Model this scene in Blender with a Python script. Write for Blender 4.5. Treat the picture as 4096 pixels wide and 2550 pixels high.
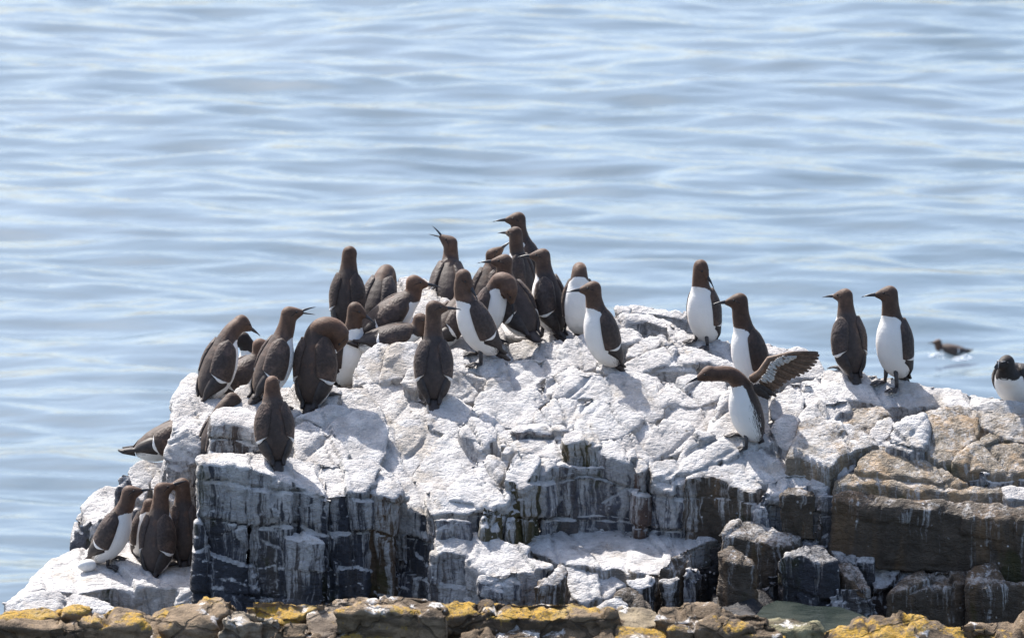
import bpy, bmesh, math, random
import numpy as np
from mathutils import Vector, Matrix
from mathutils.bvhtree import BVHTree

SCENE = bpy.context.scene
for o in list(bpy.data.objects):
    bpy.data.objects.remove(o)
COL = SCENE.collection
R = math.radians
random.seed(7)

# ---------------------------------------------------------------- camera, sky, sun
PITCH = R(10.0)
DIST = 25.0
CAM = Vector((0.0, -DIST * math.cos(PITCH), DIST * math.sin(PITCH)))
FWD = Vector((0.0, math.cos(PITCH), -math.sin(PITCH)))
UP = Vector((0.0, math.sin(PITCH), math.cos(PITCH)))
SEA_Z = CAM.z - 60.0 * math.sin(PITCH)

cd = bpy.data.cameras.new('camera')
cam = bpy.data.objects.new('camera', cd)
COL.objects.link(cam)
cam.location = CAM
cam.rotation_euler = (math.pi / 2 - PITCH, 0, 0)
cd.sensor_width = 36.0
cd.lens = 36.0 * DIST / 4.096
cd.clip_start = 0.5
cd.clip_end = 20000.0
cd.dof.use_dof = True
cd.dof.focus_distance = DIST + 0.35
cd.dof.aperture_fstop = 8.5
SCENE.camera = cam

SUN_EL, SUN_AZ = R(53.0), R(-36.0)        # azimuth from +Y, negative to the left
world = bpy.data.worlds.new('World')
SCENE.world = world
world.use_nodes = True
wn = world.node_tree
wn.nodes.clear()
sky = wn.nodes.new('ShaderNodeTexSky')
sky.sky_type = 'NISHITA'
sky.sun_disc = False
sky.sun_elevation = SUN_EL
sky.sun_rotation = SUN_AZ
sky.air_density = 1.0
sky.dust_density = 2.9
sky.ozone_density = 1.5
bg = wn.nodes.new('ShaderNodeBackground')
bg.inputs['Strength'].default_value = 0.13
wo = wn.nodes.new('ShaderNodeOutputWorld')
wn.links.new(sky.outputs[0], bg.inputs[0])
wn.links.new(bg.outputs[0], wo.inputs[0])

sl = bpy.data.lights.new('sun', 'SUN')
sl.energy = 4.2
sl.angle = R(0.53)
sl.color = (1.0, 0.955, 0.89)
sun = bpy.data.objects.new('sun', sl)
COL.objects.link(sun)
to_sun = Vector((math.sin(SUN_AZ) * math.cos(SUN_EL), math.cos(SUN_AZ) * math.cos(SUN_EL), math.sin(SUN_EL)))
sun.rotation_euler = to_sun.to_track_quat('Z', 'Y').to_euler()
sun.location = (-4, 6, 9)

SCENE.view_settings.view_transform = 'Standard'
SCENE.view_settings.look = 'None'
SCENE.view_settings.exposure = 0.92
SCENE.view_settings.gamma = 1.0
SCENE.render.engine = 'CYCLES'

# ---------------------------------------------------------------- helpers
CROPS = {'F': (0, 0, 1.0), 'A': (700, 1150, .5291), 'B': (0, 1550, .5952), 'R1': (700, 1500, .6284),
         'R2': (1700, 1300, .5352), 'R3': (1700, 1800, .5352), 'R4': (2900, 1300, .4924),
         'R5': (2900, 1800, .4961), 'R6': (0, 2250, .5764), 'C1': (1350, 1250, .2976),
         'C2': (2300, 1150, .3638), 'C3': (600, 1450, .3638), 'C4': (2600, 950, .5952)}


def full(crop, u, v):
    a, b, s = CROPS[crop]
    return a + u * s, b + v * s


def ray(px, py):
    return FWD + Vector((1, 0, 0)) * ((px - 2048.0) / (1000.0 * DIST)) - UP * ((py - 1275.0) / (1000.0 * DIST))


def at(px, py, y):
    """point on the sight line through a photo position, at distance y behind the front wall"""
    d = ray(px, py)
    return CAM + d * ((y - CAM.y) / d.y)


# vectorised gradient noise ------------------------------------------------
def _hash(ix, iy, iz, seed=0):
    h = (ix.astype(np.int64) * 374761393 + iy.astype(np.int64) * 668265263 + iz.astype(np.int64) * 2147483647 + seed * 974634777) & 0xFFFFFFFF
    h = ((h ^ (h >> 13)) * 1274126177) & 0xFFFFFFFF
    h = ((h ^ (h >> 15)) * 2246822519) & 0xFFFFFFFF
    return (h ^ (h >> 16)) & 0xFFFFFFFF


def hash01(ix, iy, iz, seed=0):
    return _hash(ix, iy, iz, seed) / 4294967295.0


def perlin(p, seed=0):
    i = np.floor(p).astype(np.int64)
    f = p - i
    u = f * f * f * (f * (f * 6 - 15) + 10)
    out = np.zeros(len(p))
    for dx in (0, 1):
        for dy in (0, 1):
            for dz in (0, 1):
                h = _hash(i[:, 0] + dx, i[:, 1] + dy, i[:, 2] + dz, seed)
                a = (h & 0xFFFF) / 65535.0 * 2 * np.pi
                b = ((h >> 16) & 0xFFFF) / 65535.0 * 2 - 1
                r = np.sqrt(np.maximum(0, 1 - b * b))
                g = r * np.cos(a) * (f[:, 0] - dx) + r * np.sin(a) * (f[:, 1] - dy) + b * (f[:, 2] - dz)
                w = (u[:, 0] if dx else 1 - u[:, 0]) * (u[:, 1] if dy else 1 - u[:, 1]) * (u[:, 2] if dz else 1 - u[:, 2])
                out += w * g
    return out * 1.5


def fbm(p, octaves=3, seed=0, gain=0.5):
    t, a = np.zeros(len(p)), 1.0
    for k in range(octaves):
        t += a * perlin(p * (2.03 ** k), seed + k * 17)
        a *= gain
    return t


def mesh_arrays(me):
    n = len(me.vertices)
    co = np.empty(n * 3)
    me.vertices.foreach_get('co', co)
    e = np.empty(len(me.edges) * 2, dtype=np.int64)
    me.edges.foreach_get('vertices', e)
    return co.reshape(-1, 3), e.reshape(-1, 2)


def smooth_co(co, e, it, fac=0.5):
    n = len(co)
    deg = np.bincount(e[:, 0], minlength=n) + np.bincount(e[:, 1], minlength=n)
    deg = np.maximum(deg, 1)[:, None]
    for _ in range(it):
        s = np.empty_like(co)
        for k in range(3):
            s[:, k] = np.bincount(e[:, 0], weights=co[e[:, 1], k], minlength=n) + np.bincount(e[:, 1], weights=co[e[:, 0], k], minlength=n)
        co = co * (1 - fac) + (s / deg) * fac
    return co


def set_co(me, co):
    me.vertices.foreach_set('co', np.ascontiguousarray(co, dtype=np.float32).ravel())
    me.update()


def normals(me):
    n = np.empty(len(me.vertices) * 3)
    me.vertex_normals.foreach_get('vector', n)
    return n.reshape(-1, 3)


def add_attr(me, name, vals):
    a = me.attributes.new(name, 'FLOAT', 'POINT')
    a.data.foreach_set('value', np.asarray(vals, dtype=np.float32))


def shade_smooth(me):
    me.polygons.foreach_set('use_smooth', [True] * len(me.polygons))


def link(name, me, mat=None, parent=None):
    o = bpy.data.objects.new(name, me)
    COL.objects.link(o)
    if mat is not None and me is not None:
        me.materials.append(mat)
    if parent is not None:
        o.parent = parent
    return o


def empty(name, loc=(0, 0, 0), rz=0.0):
    o = bpy.data.objects.new(name, None)
    COL.objects.link(o)
    o.location = loc
    o.rotation_euler = (0, 0, rz)
    o.empty_display_size = 0.05
    return o


def remesh_all(jobs):
    """jobs: list of (mesh, voxel size) -> list of voxel-remeshed meshes"""
    tmp = []
    for me, vox in jobs:
        o = bpy.data.objects.new('tmp', me)
        COL.objects.link(o)
        m = o.modifiers.new('r', 'REMESH')
        m.mode = 'VOXEL'
        m.voxel_size = vox
        tmp.append(o)
    dg = bpy.context.evaluated_depsgraph_get()
    dg.update()
    out = []
    for o in tmp:
        out.append(bpy.data.meshes.new_from_object(o.evaluated_get(dg)))
    for o in tmp:
        m = o.data
        bpy.data.objects.remove(o)
        bpy.data.meshes.remove(m)
    return out


class N:
    """tiny node-tree builder"""
    def __init__(self, name):
        self.mat = bpy.data.materials.new(name)
        self.mat.use_nodes = True
        self.t = self.mat.node_tree
        self.t.nodes.clear()
        self.out = self.t.nodes.new('ShaderNodeOutputMaterial')

    def n(self, typ, **kw):
        nd = self.t.nodes.new(typ)
        for k, v in kw.items():
            setattr(nd, k, v)
        return nd

    def put(self, sock, v):
        if v is None:
            return
        if isinstance(v, (int, float)):
            sock.default_value = v
        elif isinstance(v, (tuple, list)):
            sock.default_value = tuple(v) + ((1,) if len(v) == 3 and len(sock.default_value) == 4 else ())
        else:
            self.t.links.new(v, sock)

    def math(self, op, a, b=None, c=None, clamp=False):
        nd = self.n('ShaderNodeMath', operation=op, use_clamp=clamp)
        for s, v in zip(nd.inputs, (a, b, c)):
            self.put(s, v)
        return nd.outputs[0]

    def step(self, v, lo, hi):
        nd = self.n('ShaderNodeMapRange', interpolation_type='SMOOTHSTEP')
        self.put(nd.inputs['Value'], v)
        self.put(nd.inputs['From Min'], lo)
        self.put(nd.inputs['From Max'], hi)
        return nd.outputs['Result']

    def mix(self, f, a, b):
        nd = self.n('ShaderNodeMix', data_type='RGBA')
        self.put(nd.inputs[0], f)
        self.put(nd.inputs[6], a)
        self.put(nd.inputs[7], b)
        return nd.outputs[2]

    def mapped(self, vec, scale=(1, 1, 1), rot=(0, 0, 0)):
        nd = self.n('ShaderNodeMapping')
        self.put(nd.inputs['Vector'], vec)
        nd.inputs['Scale'].default_value = scale
        nd.inputs['Rotation'].default_value = rot
        return nd.outputs[0]

    def noise(self, vec, scale, detail=3, rough=0.55, dist=0.0):
        nd = self.n('ShaderNodeTexNoise')
        self.put(nd.inputs['Vector'], vec)
        nd.inputs['Scale'].default_value = scale
        nd.inputs['Detail'].default_value = detail
        nd.inputs['Roughness'].default_value = rough
        nd.inputs['Distortion'].default_value = dist
        return nd.outputs['Fac']

    def attr(self, name):
        return self.n('ShaderNodeAttribute', attribute_name=name).outputs['Fac']

    def pos(self):
        return self.n('ShaderNodeNewGeometry').outputs['Position']

    def bump(self, h, strength, dist, normal=None):
        nd = self.n('ShaderNodeBump')
        nd.inputs['Strength'].default_value = strength
        nd.inputs['Distance'].default_value = dist
        self.put(nd.inputs['Height'], h)
        if normal is not None:
            self.put(nd.inputs['Normal'], normal)
        return nd.outputs[0]

    def bsdf(self, color, rough=0.8, normal=None, spec=0.3, **kw):
        b = self.n('ShaderNodeBsdfPrincipled')
        self.put(b.inputs['Base Color'], color)
        self.put(b.inputs['Roughness'], rough)
        b.inputs['Specular IOR Level'].default_value = spec
        if normal is not None:
            self.put(b.inputs['Normal'], normal)
        for k, v in kw.items():
            self.put(b.inputs[k], v)
        self.t.links.new(b.outputs[0], self.out.inputs[0])
        return self.mat


# ---------------------------------------------------------------- materials of the setting
def rock_material():
    m = N('guano_washed_rock')
    p = m.pos()
    info = m.n('ShaderNodeObjectInfo')
    sep = m.n('ShaderNodeSeparateXYZ')
    geo = m.n('ShaderNodeNewGeometry')
    m.put(sep.inputs[0], geo.outputs['Normal'])
    up = sep.outputs['Z']
    tint, g = info.outputs['Color'], info.outputs['Alpha']
    drop = m.attr('drop')
    big = m.noise(p, 3.2, 3)
    mid = m.noise(p, 14.0, 4, 0.6)
    fine = m.noise(p, 70.0, 4, 0.65)
    # bare rock: grey to warm patches, stained downwards
    stain = m.noise(m.mapped(p, (9, 9, 1.6)), 1.0, 4, 0.6, 0.6)
    warm = m.mix(m.step(stain, 0.46, 0.66), (0.64, 0.65, 0.68), (1.08, 0.92, 0.74))
    base = m.n('ShaderNodeMix', data_type='RGBA', blend_type='MULTIPLY')
    base.inputs[0].default_value = 1.0
    m.put(base.inputs[6], tint)
    m.put(base.inputs[7], warm)
    var = m.math('MULTIPLY_ADD', mid, 1.5, 0.25)
    var = m.math('MULTIPLY', var, m.math('MULTIPLY_ADD', fine, 0.9, 0.55))
    bare = m.n('ShaderNodeMix', data_type='RGBA', blend_type='MULTIPLY')
    bare.inputs[0].default_value = 1.0
    m.put(bare.inputs[6], base.outputs[2])
    comb = m.n('ShaderNodeCombineColor')
    for k in range(3):
        m.put(comb.inputs[k], var)
    m.put(bare.inputs[7], comb.outputs[0])
    # green algae on some steep faces
    alg = m.math('MULTIPLY', m.step(m.noise(m.mapped(p, (7, 7, 2.5)), 1.0, 3), 0.58, 0.66), m.step(up, 0.55, 0.0))
    bare_c = m.mix(m.math('MULTIPLY', alg, 0.6), bare.outputs[2], (0.05, 0.052, 0.012))
    # whitewash: lies on what faces up, runs down what is steep in streaks that thin out below the edge
    white = m.mix(m.step(mid, 0.32, 0.68), (0.48, 0.465, 0.46), (0.69, 0.67, 0.655))
    white = m.mix(m.math('MULTIPLY', m.step(fine, 0.53, 0.70), 0.5), white, (0.40, 0.38, 0.38))
    white = m.mix(m.math('MULTIPLY', m.step(m.noise(p, 4.3, 5, 0.7), 0.53, 0.64), 0.6), white, (0.40, 0.345, 0.28))
    white = m.mix(m.math('MULTIPLY', m.step(m.noise(p, 6.0, 5, 0.65), 0.48, 0.64), 0.7), white, (0.42, 0.40, 0.39))
    grain = m.noise(m.mapped(p, (1, 1, 2.2), (0.25, 0.2, 0)), 130.0, 4, 0.7)
    white = m.mix(m.math('MULTIPLY', m.step(grain, 0.57, 0.66), 0.5), white, (0.26, 0.24, 0.23))
    pv = m.n('ShaderNodeTexVoronoi')
    m.put(pv.inputs['Vector'], p)
    pv.inputs['Scale'].default_value = 17.0
    pit = m.math('MULTIPLY', m.step(pv.outputs['Distance'], 0.13, 0.06), m.step(m.noise(p, 5.0, 2), 0.52, 0.6))
    white = m.mix(m.math('MULTIPLY', pit, 0.8), white, (0.09, 0.075, 0.06))
    lie = m.math('ADD', m.math('MULTIPLY', m.step(up, 0.05, 0.7), 0.8), m.math('MULTIPLY_ADD', mid, 0.6, -0.30))
    lie = m.math('ADD', lie, m.math('MULTIPLY_ADD', fine, 0.5, -0.25))
    lie = m.math('ADD', lie, m.math('MULTIPLY_ADD', g, 1.25, -0.92))
    top = m.step(lie, 0.18, 0.5)
    wob = m.math('MULTIPLY_ADD', m.noise(p, 9.0, 2), 0.05, -0.025)
    wv = m.n('ShaderNodeVectorMath', operation='ADD')
    cx = m.n('ShaderNodeCombineXYZ')
    m.put(cx.inputs[0], wob)
    m.put(wv.inputs[0], p)
    m.put(wv.inputs[1], cx.outputs[0])
    s1 = m.noise(m.mapped(wv.outputs[0], (26, 26, 1.5)), 1.0, 4, 0.62)
    s2 = m.noise(m.mapped(wv.outputs[0], (70, 70, 3.0)), 1.0, 3, 0.6)
    thr = m.math('MULTIPLY_ADD', drop, 0.34, 0.60)
    thr = m.math('SUBTRACT', thr, m.math('MULTIPLY', g, 0.25))
    sv = m.math('ADD', m.math('MULTIPLY', s1, 0.62), m.math('MULTIPLY', s2, 0.38))
    run = m.step(m.math('SUBTRACT', sv, thr), -0.02, 0.10)
    run = m.math('MULTIPLY', run, m.math('MULTIPLY_ADD', fine, 1.3, 0.1), clamp=True)
    v = m.n('ShaderNodeTexVoronoi')
    m.put(v.inputs['Vector'], p)
    v.inputs['Scale'].default_value = 26.0
    spot = m.math('MULTIPLY', m.step(v.outputs['Distance'], 0.16, 0.08), m.step(mid, 0.5, 0.56))
    spot = m.math('MULTIPLY', spot, m.step(g, 0.02, 0.2))
    mask = m.math('MAXIMUM', m.math('MAXIMUM', top, run), spot)
    mask = m.math('MULTIPLY', mask, m.step(g, 0.0, 0.06))
    col = m.mix(mask, bare_c, white)
    # thin film of whitewash dulls the bare rock next to it
    h = m.math('ADD', m.math('MULTIPLY', fine, 0.5), m.math('MULTIPLY', m.noise(p, 230.0, 3, 0.6), 0.25))
    h = m.math('ADD', h, m.math('MULTIPLY', mid, 0.8))
    h = m.math('ADD', h, m.math('MULTIPLY', m.math('ABSOLUTE', m.math('SUBTRACT', m.noise(m.mapped(p, (1, 1.3, 2.4), (0.3, 0.25, 0)), 26.0, 4, 0.6, 0.4), 0.5)), -1.6))
    nrm = m.bump(h, 0.9, 0.018)
    rough = m.math('MULTIPLY_ADD', mask, 0.25, 0.62)
    return m.bsdf(col, rough, nrm, 0.35)


def lichen_rock_material():
    m = N('lichen_covered_rock')
    p = m.pos()
    info = m.n('ShaderNodeObjectInfo')
    sep = m.n('ShaderNodeSeparateXYZ')
    geo = m.n('ShaderNodeNewGeometry')
    m.put(sep.inputs[0], geo.outputs['Normal'])
    up = sep.outputs['Z']
    g = info.outputs['Alpha']
    big = m.noise(p, 3.0, 3)
    mid = m.noise(p, 13.0, 4, 0.6)
    fine = m.noise(p, 75.0, 4, 0.65)
    var = m.math('MULTIPLY', m.math('MULTIPLY_ADD', mid, 1.6, 0.2), m.math('MULTIPLY_ADD', fine, 1.0, 0.5))
    comb = m.n('ShaderNodeCombineColor')
    for k in range(3):
        m.put(comb.inputs[k], var)
    mul = m.n('ShaderNodeMix', data_type='RGBA', blend_type='MULTIPLY')
    mul.inputs[0].default_value = 1.0
    m.put(mul.inputs[6], info.outputs['Color'])
    m.put(mul.inputs[7], comb.outputs[0])
    col = mul.outputs[2]
    # weathering: dark and rusty bands along the bedding, dirt-filled hairline cracks
    band = m.noise(m.mapped(p, (3, 5, 16), (0.15, 0.1, 0)), 1.0, 5, 0.65)
    col = m.mix(m.math('MULTIPLY', m.step(band, 0.47, 0.62), 0.75), col, (0.062, 0.044, 0.03))
    cv = m.n('ShaderNodeTexVoronoi', feature='DISTANCE_TO_EDGE')
    wr = m.n('ShaderNodeVectorMath', operation='MULTIPLY_ADD')
    nz = m.n('ShaderNodeTexNoise')
    m.put(nz.inputs['Vector'], p)
    nz.inputs['Scale'].default_value = 8.0
    m.put(wr.inputs[0], nz.outputs['Color'])
    wr.inputs[1].default_value = (0.16, 0.16, 0.16)
    m.put(wr.inputs[2], m.mapped(p, (1, 1, 1.8)))
    m.put(cv.inputs['Vector'], wr.outputs[0])
    cv.inputs['Scale'].default_value = 3.4
    crack = m.step(cv.outputs['Distance'], 0.035, 0.010)
    col = m.mix(m.math('MULTIPLY', crack, 0.5), col, (0.03, 0.023, 0.018))
    # white splashes
    sp = m.math('MULTIPLY', m.step(m.noise(p, 8.5, 5, 0.65), 0.565, 0.63), m.step(up, 0.25, 0.6))
    sp = m.math('MULTIPLY', sp, m.step(fine, 0.35, 0.55))
    col = m.mix(sp, col, (0.66, 0.63, 0.60))
    # crusts of yellow lichen
    lv = m.math('ADD', m.math('MULTIPLY', m.noise(p, 7.5, 5, 0.68), 0.75), m.math('MULTIPLY', m.noise(p, 34.0, 4, 0.65), 0.25))
    lv = m.math('ADD', lv, m.math('MULTIPLY_ADD', up, 0.12, -0.08))
    lv = m.math('ADD', lv, m.math('MULTIPLY_ADD', g, 0.24, -0.20))
    lm = m.math('MULTIPLY', m.step(lv, 0.50, 0.57), m.step(m.math('ADD', fine, m.math('MULTIPLY', g, 0.08)), 0.40, 0.54))
    lc = m.mix(m.step(mid, 0.35, 0.65), (0.50, 0.29, 0.03), (0.36, 0.235, 0.05))
    lc = m.mix(m.step(fine, 0.48, 0.66), lc, (0.22, 0.16, 0.07))
    col = m.mix(m.math('MULTIPLY', lm, 0.92), col, lc)
    h = m.math('ADD', m.math('MULTIPLY', fine, 0.6), m.math('MULTIPLY', mid, 0.9))
    h = m.math('ADD', h, m.math('MULTIPLY', m.noise(p, 220.0, 3), 0.25))
    h = m.math('ADD', h, m.math('MULTIPLY', band, 1.2))
    h = m.math('SUBTRACT', h, m.math('MULTIPLY', crack, 0.6))
    return m.bsdf(col, 0.85, m.bump(h, 0.9, 0.018), 0.3)


def sea_material():
    m = N('sea_water')
    p = m.pos()
    w1 = m.noise(m.mapped(p, (0.42, 1.5, 1), (0, 0, 0.10)), 1.0, 4, 0.5)
    w2 = m.noise(m.mapped(p, (1.0, 3.3, 1), (0, 0, -0.10)), 1.0, 3, 0.5)
    w3 = m.noise(m.mapped(p, (5, 12, 1), (0, 0, 0.05)), 1.0, 2, 0.5)
    h = m.math('ADD', m.math('MULTIPLY', w1, 0.60), m.math('MULTIPLY', w2, 0.28))
    h = m.math('ADD', h, m.math('MULTIPLY', w3, 0.04))
    nrm = m.bump(h, 0.8, 0.10)
    deep = m.mix(m.step(m.noise(p, 0.25, 2), 0.35, 0.65), (0.094, 0.142, 0.184), (0.112, 0.16, 0.204))
    return m.bsdf(deep, 0.10, nrm, 0.5, IOR=1.333)


def pool_material():
    m = N('tide_pool_water')
    p = m.pos()
    nrm = m.bump(m.noise(m.mapped(p, (1, 2.2, 1)), 9.0, 3), 0.25, 0.03)
    col = m.mix(m.step(m.noise(p, 5.0, 3), 0.4, 0.62), (0.022, 0.030, 0.027), (0.045, 0.054, 0.047))
    return m.bsdf(col, 0.12, nrm, 0.5, IOR=1.333)


ROCK = rock_material()
LICHEN = lichen_rock_material()
SEA = sea_material()
POOL = pool_material()
# ---------------------------------------------------------------- the sea
def build_sea():
    ys = [-60.0]
    while ys[-1] < 12:
        ys.append(ys[-1] + 2.0)
    while ys[-1] < 150:
        ys.append(ys[-1] + 0.055 + max(0, ys[-1] - 45) * 0.0022)
    while ys[-1] < 6000:
        ys.append(ys[-1] * 1.12)
    xs = list(-np.geomspace(13, 5000, 26)[::-1]) + list(np.arange(-12.8, 12.9, 0.13)) + list(np.geomspace(13, 5000, 26))
    X, Y = np.meshgrid(np.array(xs), np.array(ys))
    P = np.stack([X.ravel(), Y.ravel(), np.zeros(X.size)], 1)
    rot = R(9)
    A = np.stack([P[:, 0] * math.cos(rot) - P[:, 1] * math.sin(rot), P[:, 0] * math.sin(rot) + P[:, 1] * math.cos(rot), P[:, 2]], 1)
    z = 0.125 * perlin(A * np.array([0.28, 0.66, 1]), 3)
    z += 0.072 * perlin(A * np.array([0.60, 1.42, 1]) + 7.7, 11)
    z += 0.026 * perlin(A * np.array([1.2, 2.7, 1]) + 3.1, 29)
    z -= 0.052 * np.abs(perlin(A * np.array([0.65, 1.6, 1]) + 1.9, 41))
    fade = np.clip((140 - np.abs(P[:, 1])) / 60, 0, 1) * np.clip((16 - np.abs(P[:, 0])) / 4, 0, 1)
    P[:, 2] = SEA_Z + z * fade
    ny, nx = X.shape
    idx = np.arange(nx * ny).reshape(ny, nx)
    F = np.stack([idx[:-1, :-1].ravel(), idx[:-1, 1:].ravel(), idx[1:, 1:].ravel(), idx[1:, :-1].ravel()], 1)
    me = bpy.data.meshes.new('sea')
    me.vertices.add(len(P))
    me.vertices.foreach_set('co', P.astype(np.float32).ravel())
    me.loops.add(F.size)
    me.loops.foreach_set('vertex_index', F.ravel().astype(np.int32))
    me.polygons.add(len(F))
    me.polygons.foreach_set('loop_start', (np.arange(len(F)) * 4).astype(np.int32))
    me.update(calc_edges=True)
    shade_smooth(me)
    o = link('sea', me, SEA)
    o['kind'] = 'structure'
    return o


build_sea()

# ---------------------------------------------------------------- the rock
GREY, DARK, BROWN, TAN = (0.13, 0.13, 0.148), (0.078, 0.080, 0.094), (0.135, 0.102, 0.072), (0.33, 0.265, 0.19)
PALE, OLIVE, BLACK = (0.23, 0.22, 0.215), (0.095, 0.085, 0.045), (0.035, 0.032, 0.032)
BLOCKS = []


def blk(crop, outline, y, E=60, az=0, drop=0.3, d=(0, 0.0, -1), tint=GREY, g=0.8, sm=4, amp=1.0, flare=1.03, vox=0.0085, step=1.0, kind='crag', label=None):
    """one block of rock: outline of its upper face as seen, depth y of the nearest outline point, the face's
    normal (elevation E, azimuth az to the right) and how far the block goes down"""
    pts = []
    for u, v in outline:
        x, yy = full(crop, u, v)
        if x > 4085:
            x += 260
        if x < 12:
            x -= 260
        if yy > 2540:
            yy += 160
        pts.append((x, yy))
    if kind == 'crag':
        y = y * 1.38 if y > 0 else y
        sm = sm if sm >= 14 else (min(sm, 3) if tint == PALE else max(6, min(sm, 8)))
        amp = amp if tint == PALE else amp * 1.25
        if tint in (TAN, BROWN):
            g, step = g * 0.66, step * 0.7
        cx_, cy_ = sum(q[0] for q in pts) / len(pts), sum(q[1] for q in pts) / len(pts)
        k_ = 1.09 if tint == PALE else 1.035
        pts = [(cx_ + (q[0] - cx_) * k_, cy_ + (q[1] - cy_) * k_) for q in pts]
        E = E + 11 * max(0, 1 - abs(E - 47) / 16)
    else:
        E = E + 13
        cx_, cy_ = sum(q[0] for q in pts) / len(pts), sum(q[1] for q in pts) / len(pts)
        pts = [(cx_ + (q[0] - cx_) * 1.15, cy_ + (q[1] - cy_) * 1.05) for q in pts]
        rnd = random.Random(int(cx_ * 7 + cy_))
        jag = []
        for i, q in enumerate(pts):
            w = pts[(i + 1) % len(pts)]
            ln = math.hypot(w[0] - q[0], w[1] - q[1])
            jag.append(q)
            m_ = max(0, int(ln / 70))
            for k in range(m_):
                t_ = (k + 1) / (m_ + 1)
                jag.append((q[0] + (w[0] - q[0]) * t_ + rnd.uniform(-10, 10), q[1] + (w[1] - q[1]) * t_ + rnd.uniform(-9, 6)))
        pts = jag
    BLOCKS.append(dict(pts=pts, y=y, E=R(E), az=R(az), drop=drop, d=Vector(d).normalized(), tint=tint, g=g, sm=sm, amp=amp, flare=flare, vox=vox, step=step, kind=kind, label=label))


# -- lower left ledge and what rises behind it
blk('B', [(60, 1435), (210, 1330), (270, 1240), (420, 1130), (530, 1105), (750, 1060), (1000, 1040), (1330, 1040), (1310, 1230), (1220, 1345), (940, 1335), (760, 1330), (540, 1370), (300, 1350), (120, 1430)], -0.06, 80, -4, 0.45, tint=PALE, g=0.95, flare=1.0)
blk('B', [(60, 1440), (300, 1360), (540, 1390), (700, 1430), (760, 1480), (740, 1512), (60, 1512)], -0.14, 55, 0, 0.3, tint=PALE, g=0.9)
blk('R6', [(1215, 330), (1215, 240), (1260, 180), (1340, 150), (1500, 185), (1480, 330)], -0.10, 40, 0, 0.3, tint=GREY, g=0.75)
blk('R6', [(1350, 160), (1700, 205), (2270, 255), (2270, 320), (1350, 320)], -0.13, 35, 0, 0.3, tint=DARK, g=0.25)
blk('B', [(485, 1000), (520, 860), (600, 745), (720, 665), (830, 660), (960, 740), (1000, 830), (800, 850), (660, 930), (540, 1030)], 0.45, 55, -10, 0.35, tint=GREY, g=0.62, sm=8)
blk('B', [(530, 860), (640, 880), (800, 840), (960, 800), (960, 1060), (560, 1080), (485, 1030)], 0.44, 12, -8, 0.3, tint=GREY, g=0.45, sm=8)
blk('B', [(775, 640), (815, 545), (868, 560), (900, 640), (890, 720), (790, 700)], 0.50, 28, 10, 0.25, tint=GREY, g=0.55)
blk('B', [(860, 560), (880, 535), (960, 490), (1130, 490), (1140, 570), (1020, 610), (1010, 670), (960, 750), (885, 690)], 0.55, 42, -10, 0.35, tint=PALE, g=0.95)
blk('B', [(1020, 610), (1060, 540), (1170, 550), (1250, 610), (1260, 760), (1030, 760)], 0.50, 45, 0, 0.35, tint=PALE, g=0.95)
blk('B', [(980, 760), (1100, 700), (1250, 640), (1340, 600), (1340, 1080), (980, 1080)], 0.52, 25, -10, 0.3, tint=PALE, g=0.98)
# left pillar and its back shoulder
blk('A', [(-10, 980), (0, 820), (60, 715), (130, 650), (220, 690), (250, 900), (120, 990)], 0.72, 50, -18, 0.5, d=(-.1, -.1, -1), tint=PALE, g=0.92)
blk('C3', [(300, 470), (320, 410), (470, 380), (700, 400), (890, 420), (880, 500), (740, 520), (700, 640), (620, 760), (560, 860), (480, 820), (330, 730), (260, 700), (280, 560)], 0.42, 48, -12, 0.6, d=(-.2, -.12, -1), tint=PALE, g=0.93)
blk('C3', [(230, 790), (330, 735), (400, 720), (520, 800), (580, 860), (470, 1080), (400, 1150), (330, 1210), (170, 1150), (190, 950)], 0.36, 28, -16, 0.6, d=(-.1, -.05, -1), tint=PALE, g=0.93)
# block with the brown panel, and the knob behind it
blk('A', [(300, 935), (370, 905), (480, 905), (640, 935), (720, 1020), (700, 1040), (500, 1015), (330, 1012), (290, 1000)], 0.14, 74, 0, 0.24, d=(-.16, -.22, -1), tint=(0.10, 0.085, 0.085), g=0.66, sm=3, step=.5, vox=0.0075)
blk('A', [(420, 905), (435, 800), (480, 750), (560, 715), (640, 750), (700, 790), (690, 950), (560, 950)], 0.38, 48, -6, 0.25, tint=PALE, g=0.72)
blk('A', [(160, 800), (340, 800), (640, 760), (700, 830), (440, 880), (300, 930), (170, 900)], 0.62, 76, 0, 0.25, tint=PALE, g=0.95)
# the big dark front wall with its white top
blk('R1', [(145, 545), (170, 508), (360, 498), (480, 500), (490, 603), (330, 575), (160, 572)], -0.05, 74, 30, 0.66, d=(-.05, -.04, -1), tint=DARK, g=0.80, sm=3, flare=1.01, vox=0.0075)
blk('R1', [(455, 500), (560, 492), (720, 520), (745, 690), (640, 640), (470, 600)], -0.085, 72, 44, 0.66, d=(-.01, -.03, -1), tint=DARK, g=0.84, sm=3, flare=1.01, vox=0.0075)
blk('R1', [(690, 520), (770, 530), (960, 600), (985, 770), (870, 735), (760, 695), (700, 670)], -0.06, 70, 40, 0.64, d=(0, -.04, -1), tint=DARK, g=0.82, sm=3, flare=1.01, vox=0.0075)
blk('R1', [(920, 560), (1250, 550), (1300, 600), (1200, 770), (1140, 757), (950, 772), (900, 700)], -0.02, 60, 0, 0.43, tint=DARK, g=0.66, sm=3, vox=0.0075)
blk('R1', [(1180, 560), (1300, 590), (1430, 720), (1400, 800), (1300, 775), (1140, 757)], 0.00, 58, 0, 0.41, tint=(0.17, 0.11, 0.065), g=0.60, sm=3, vox=0.0075)
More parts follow.
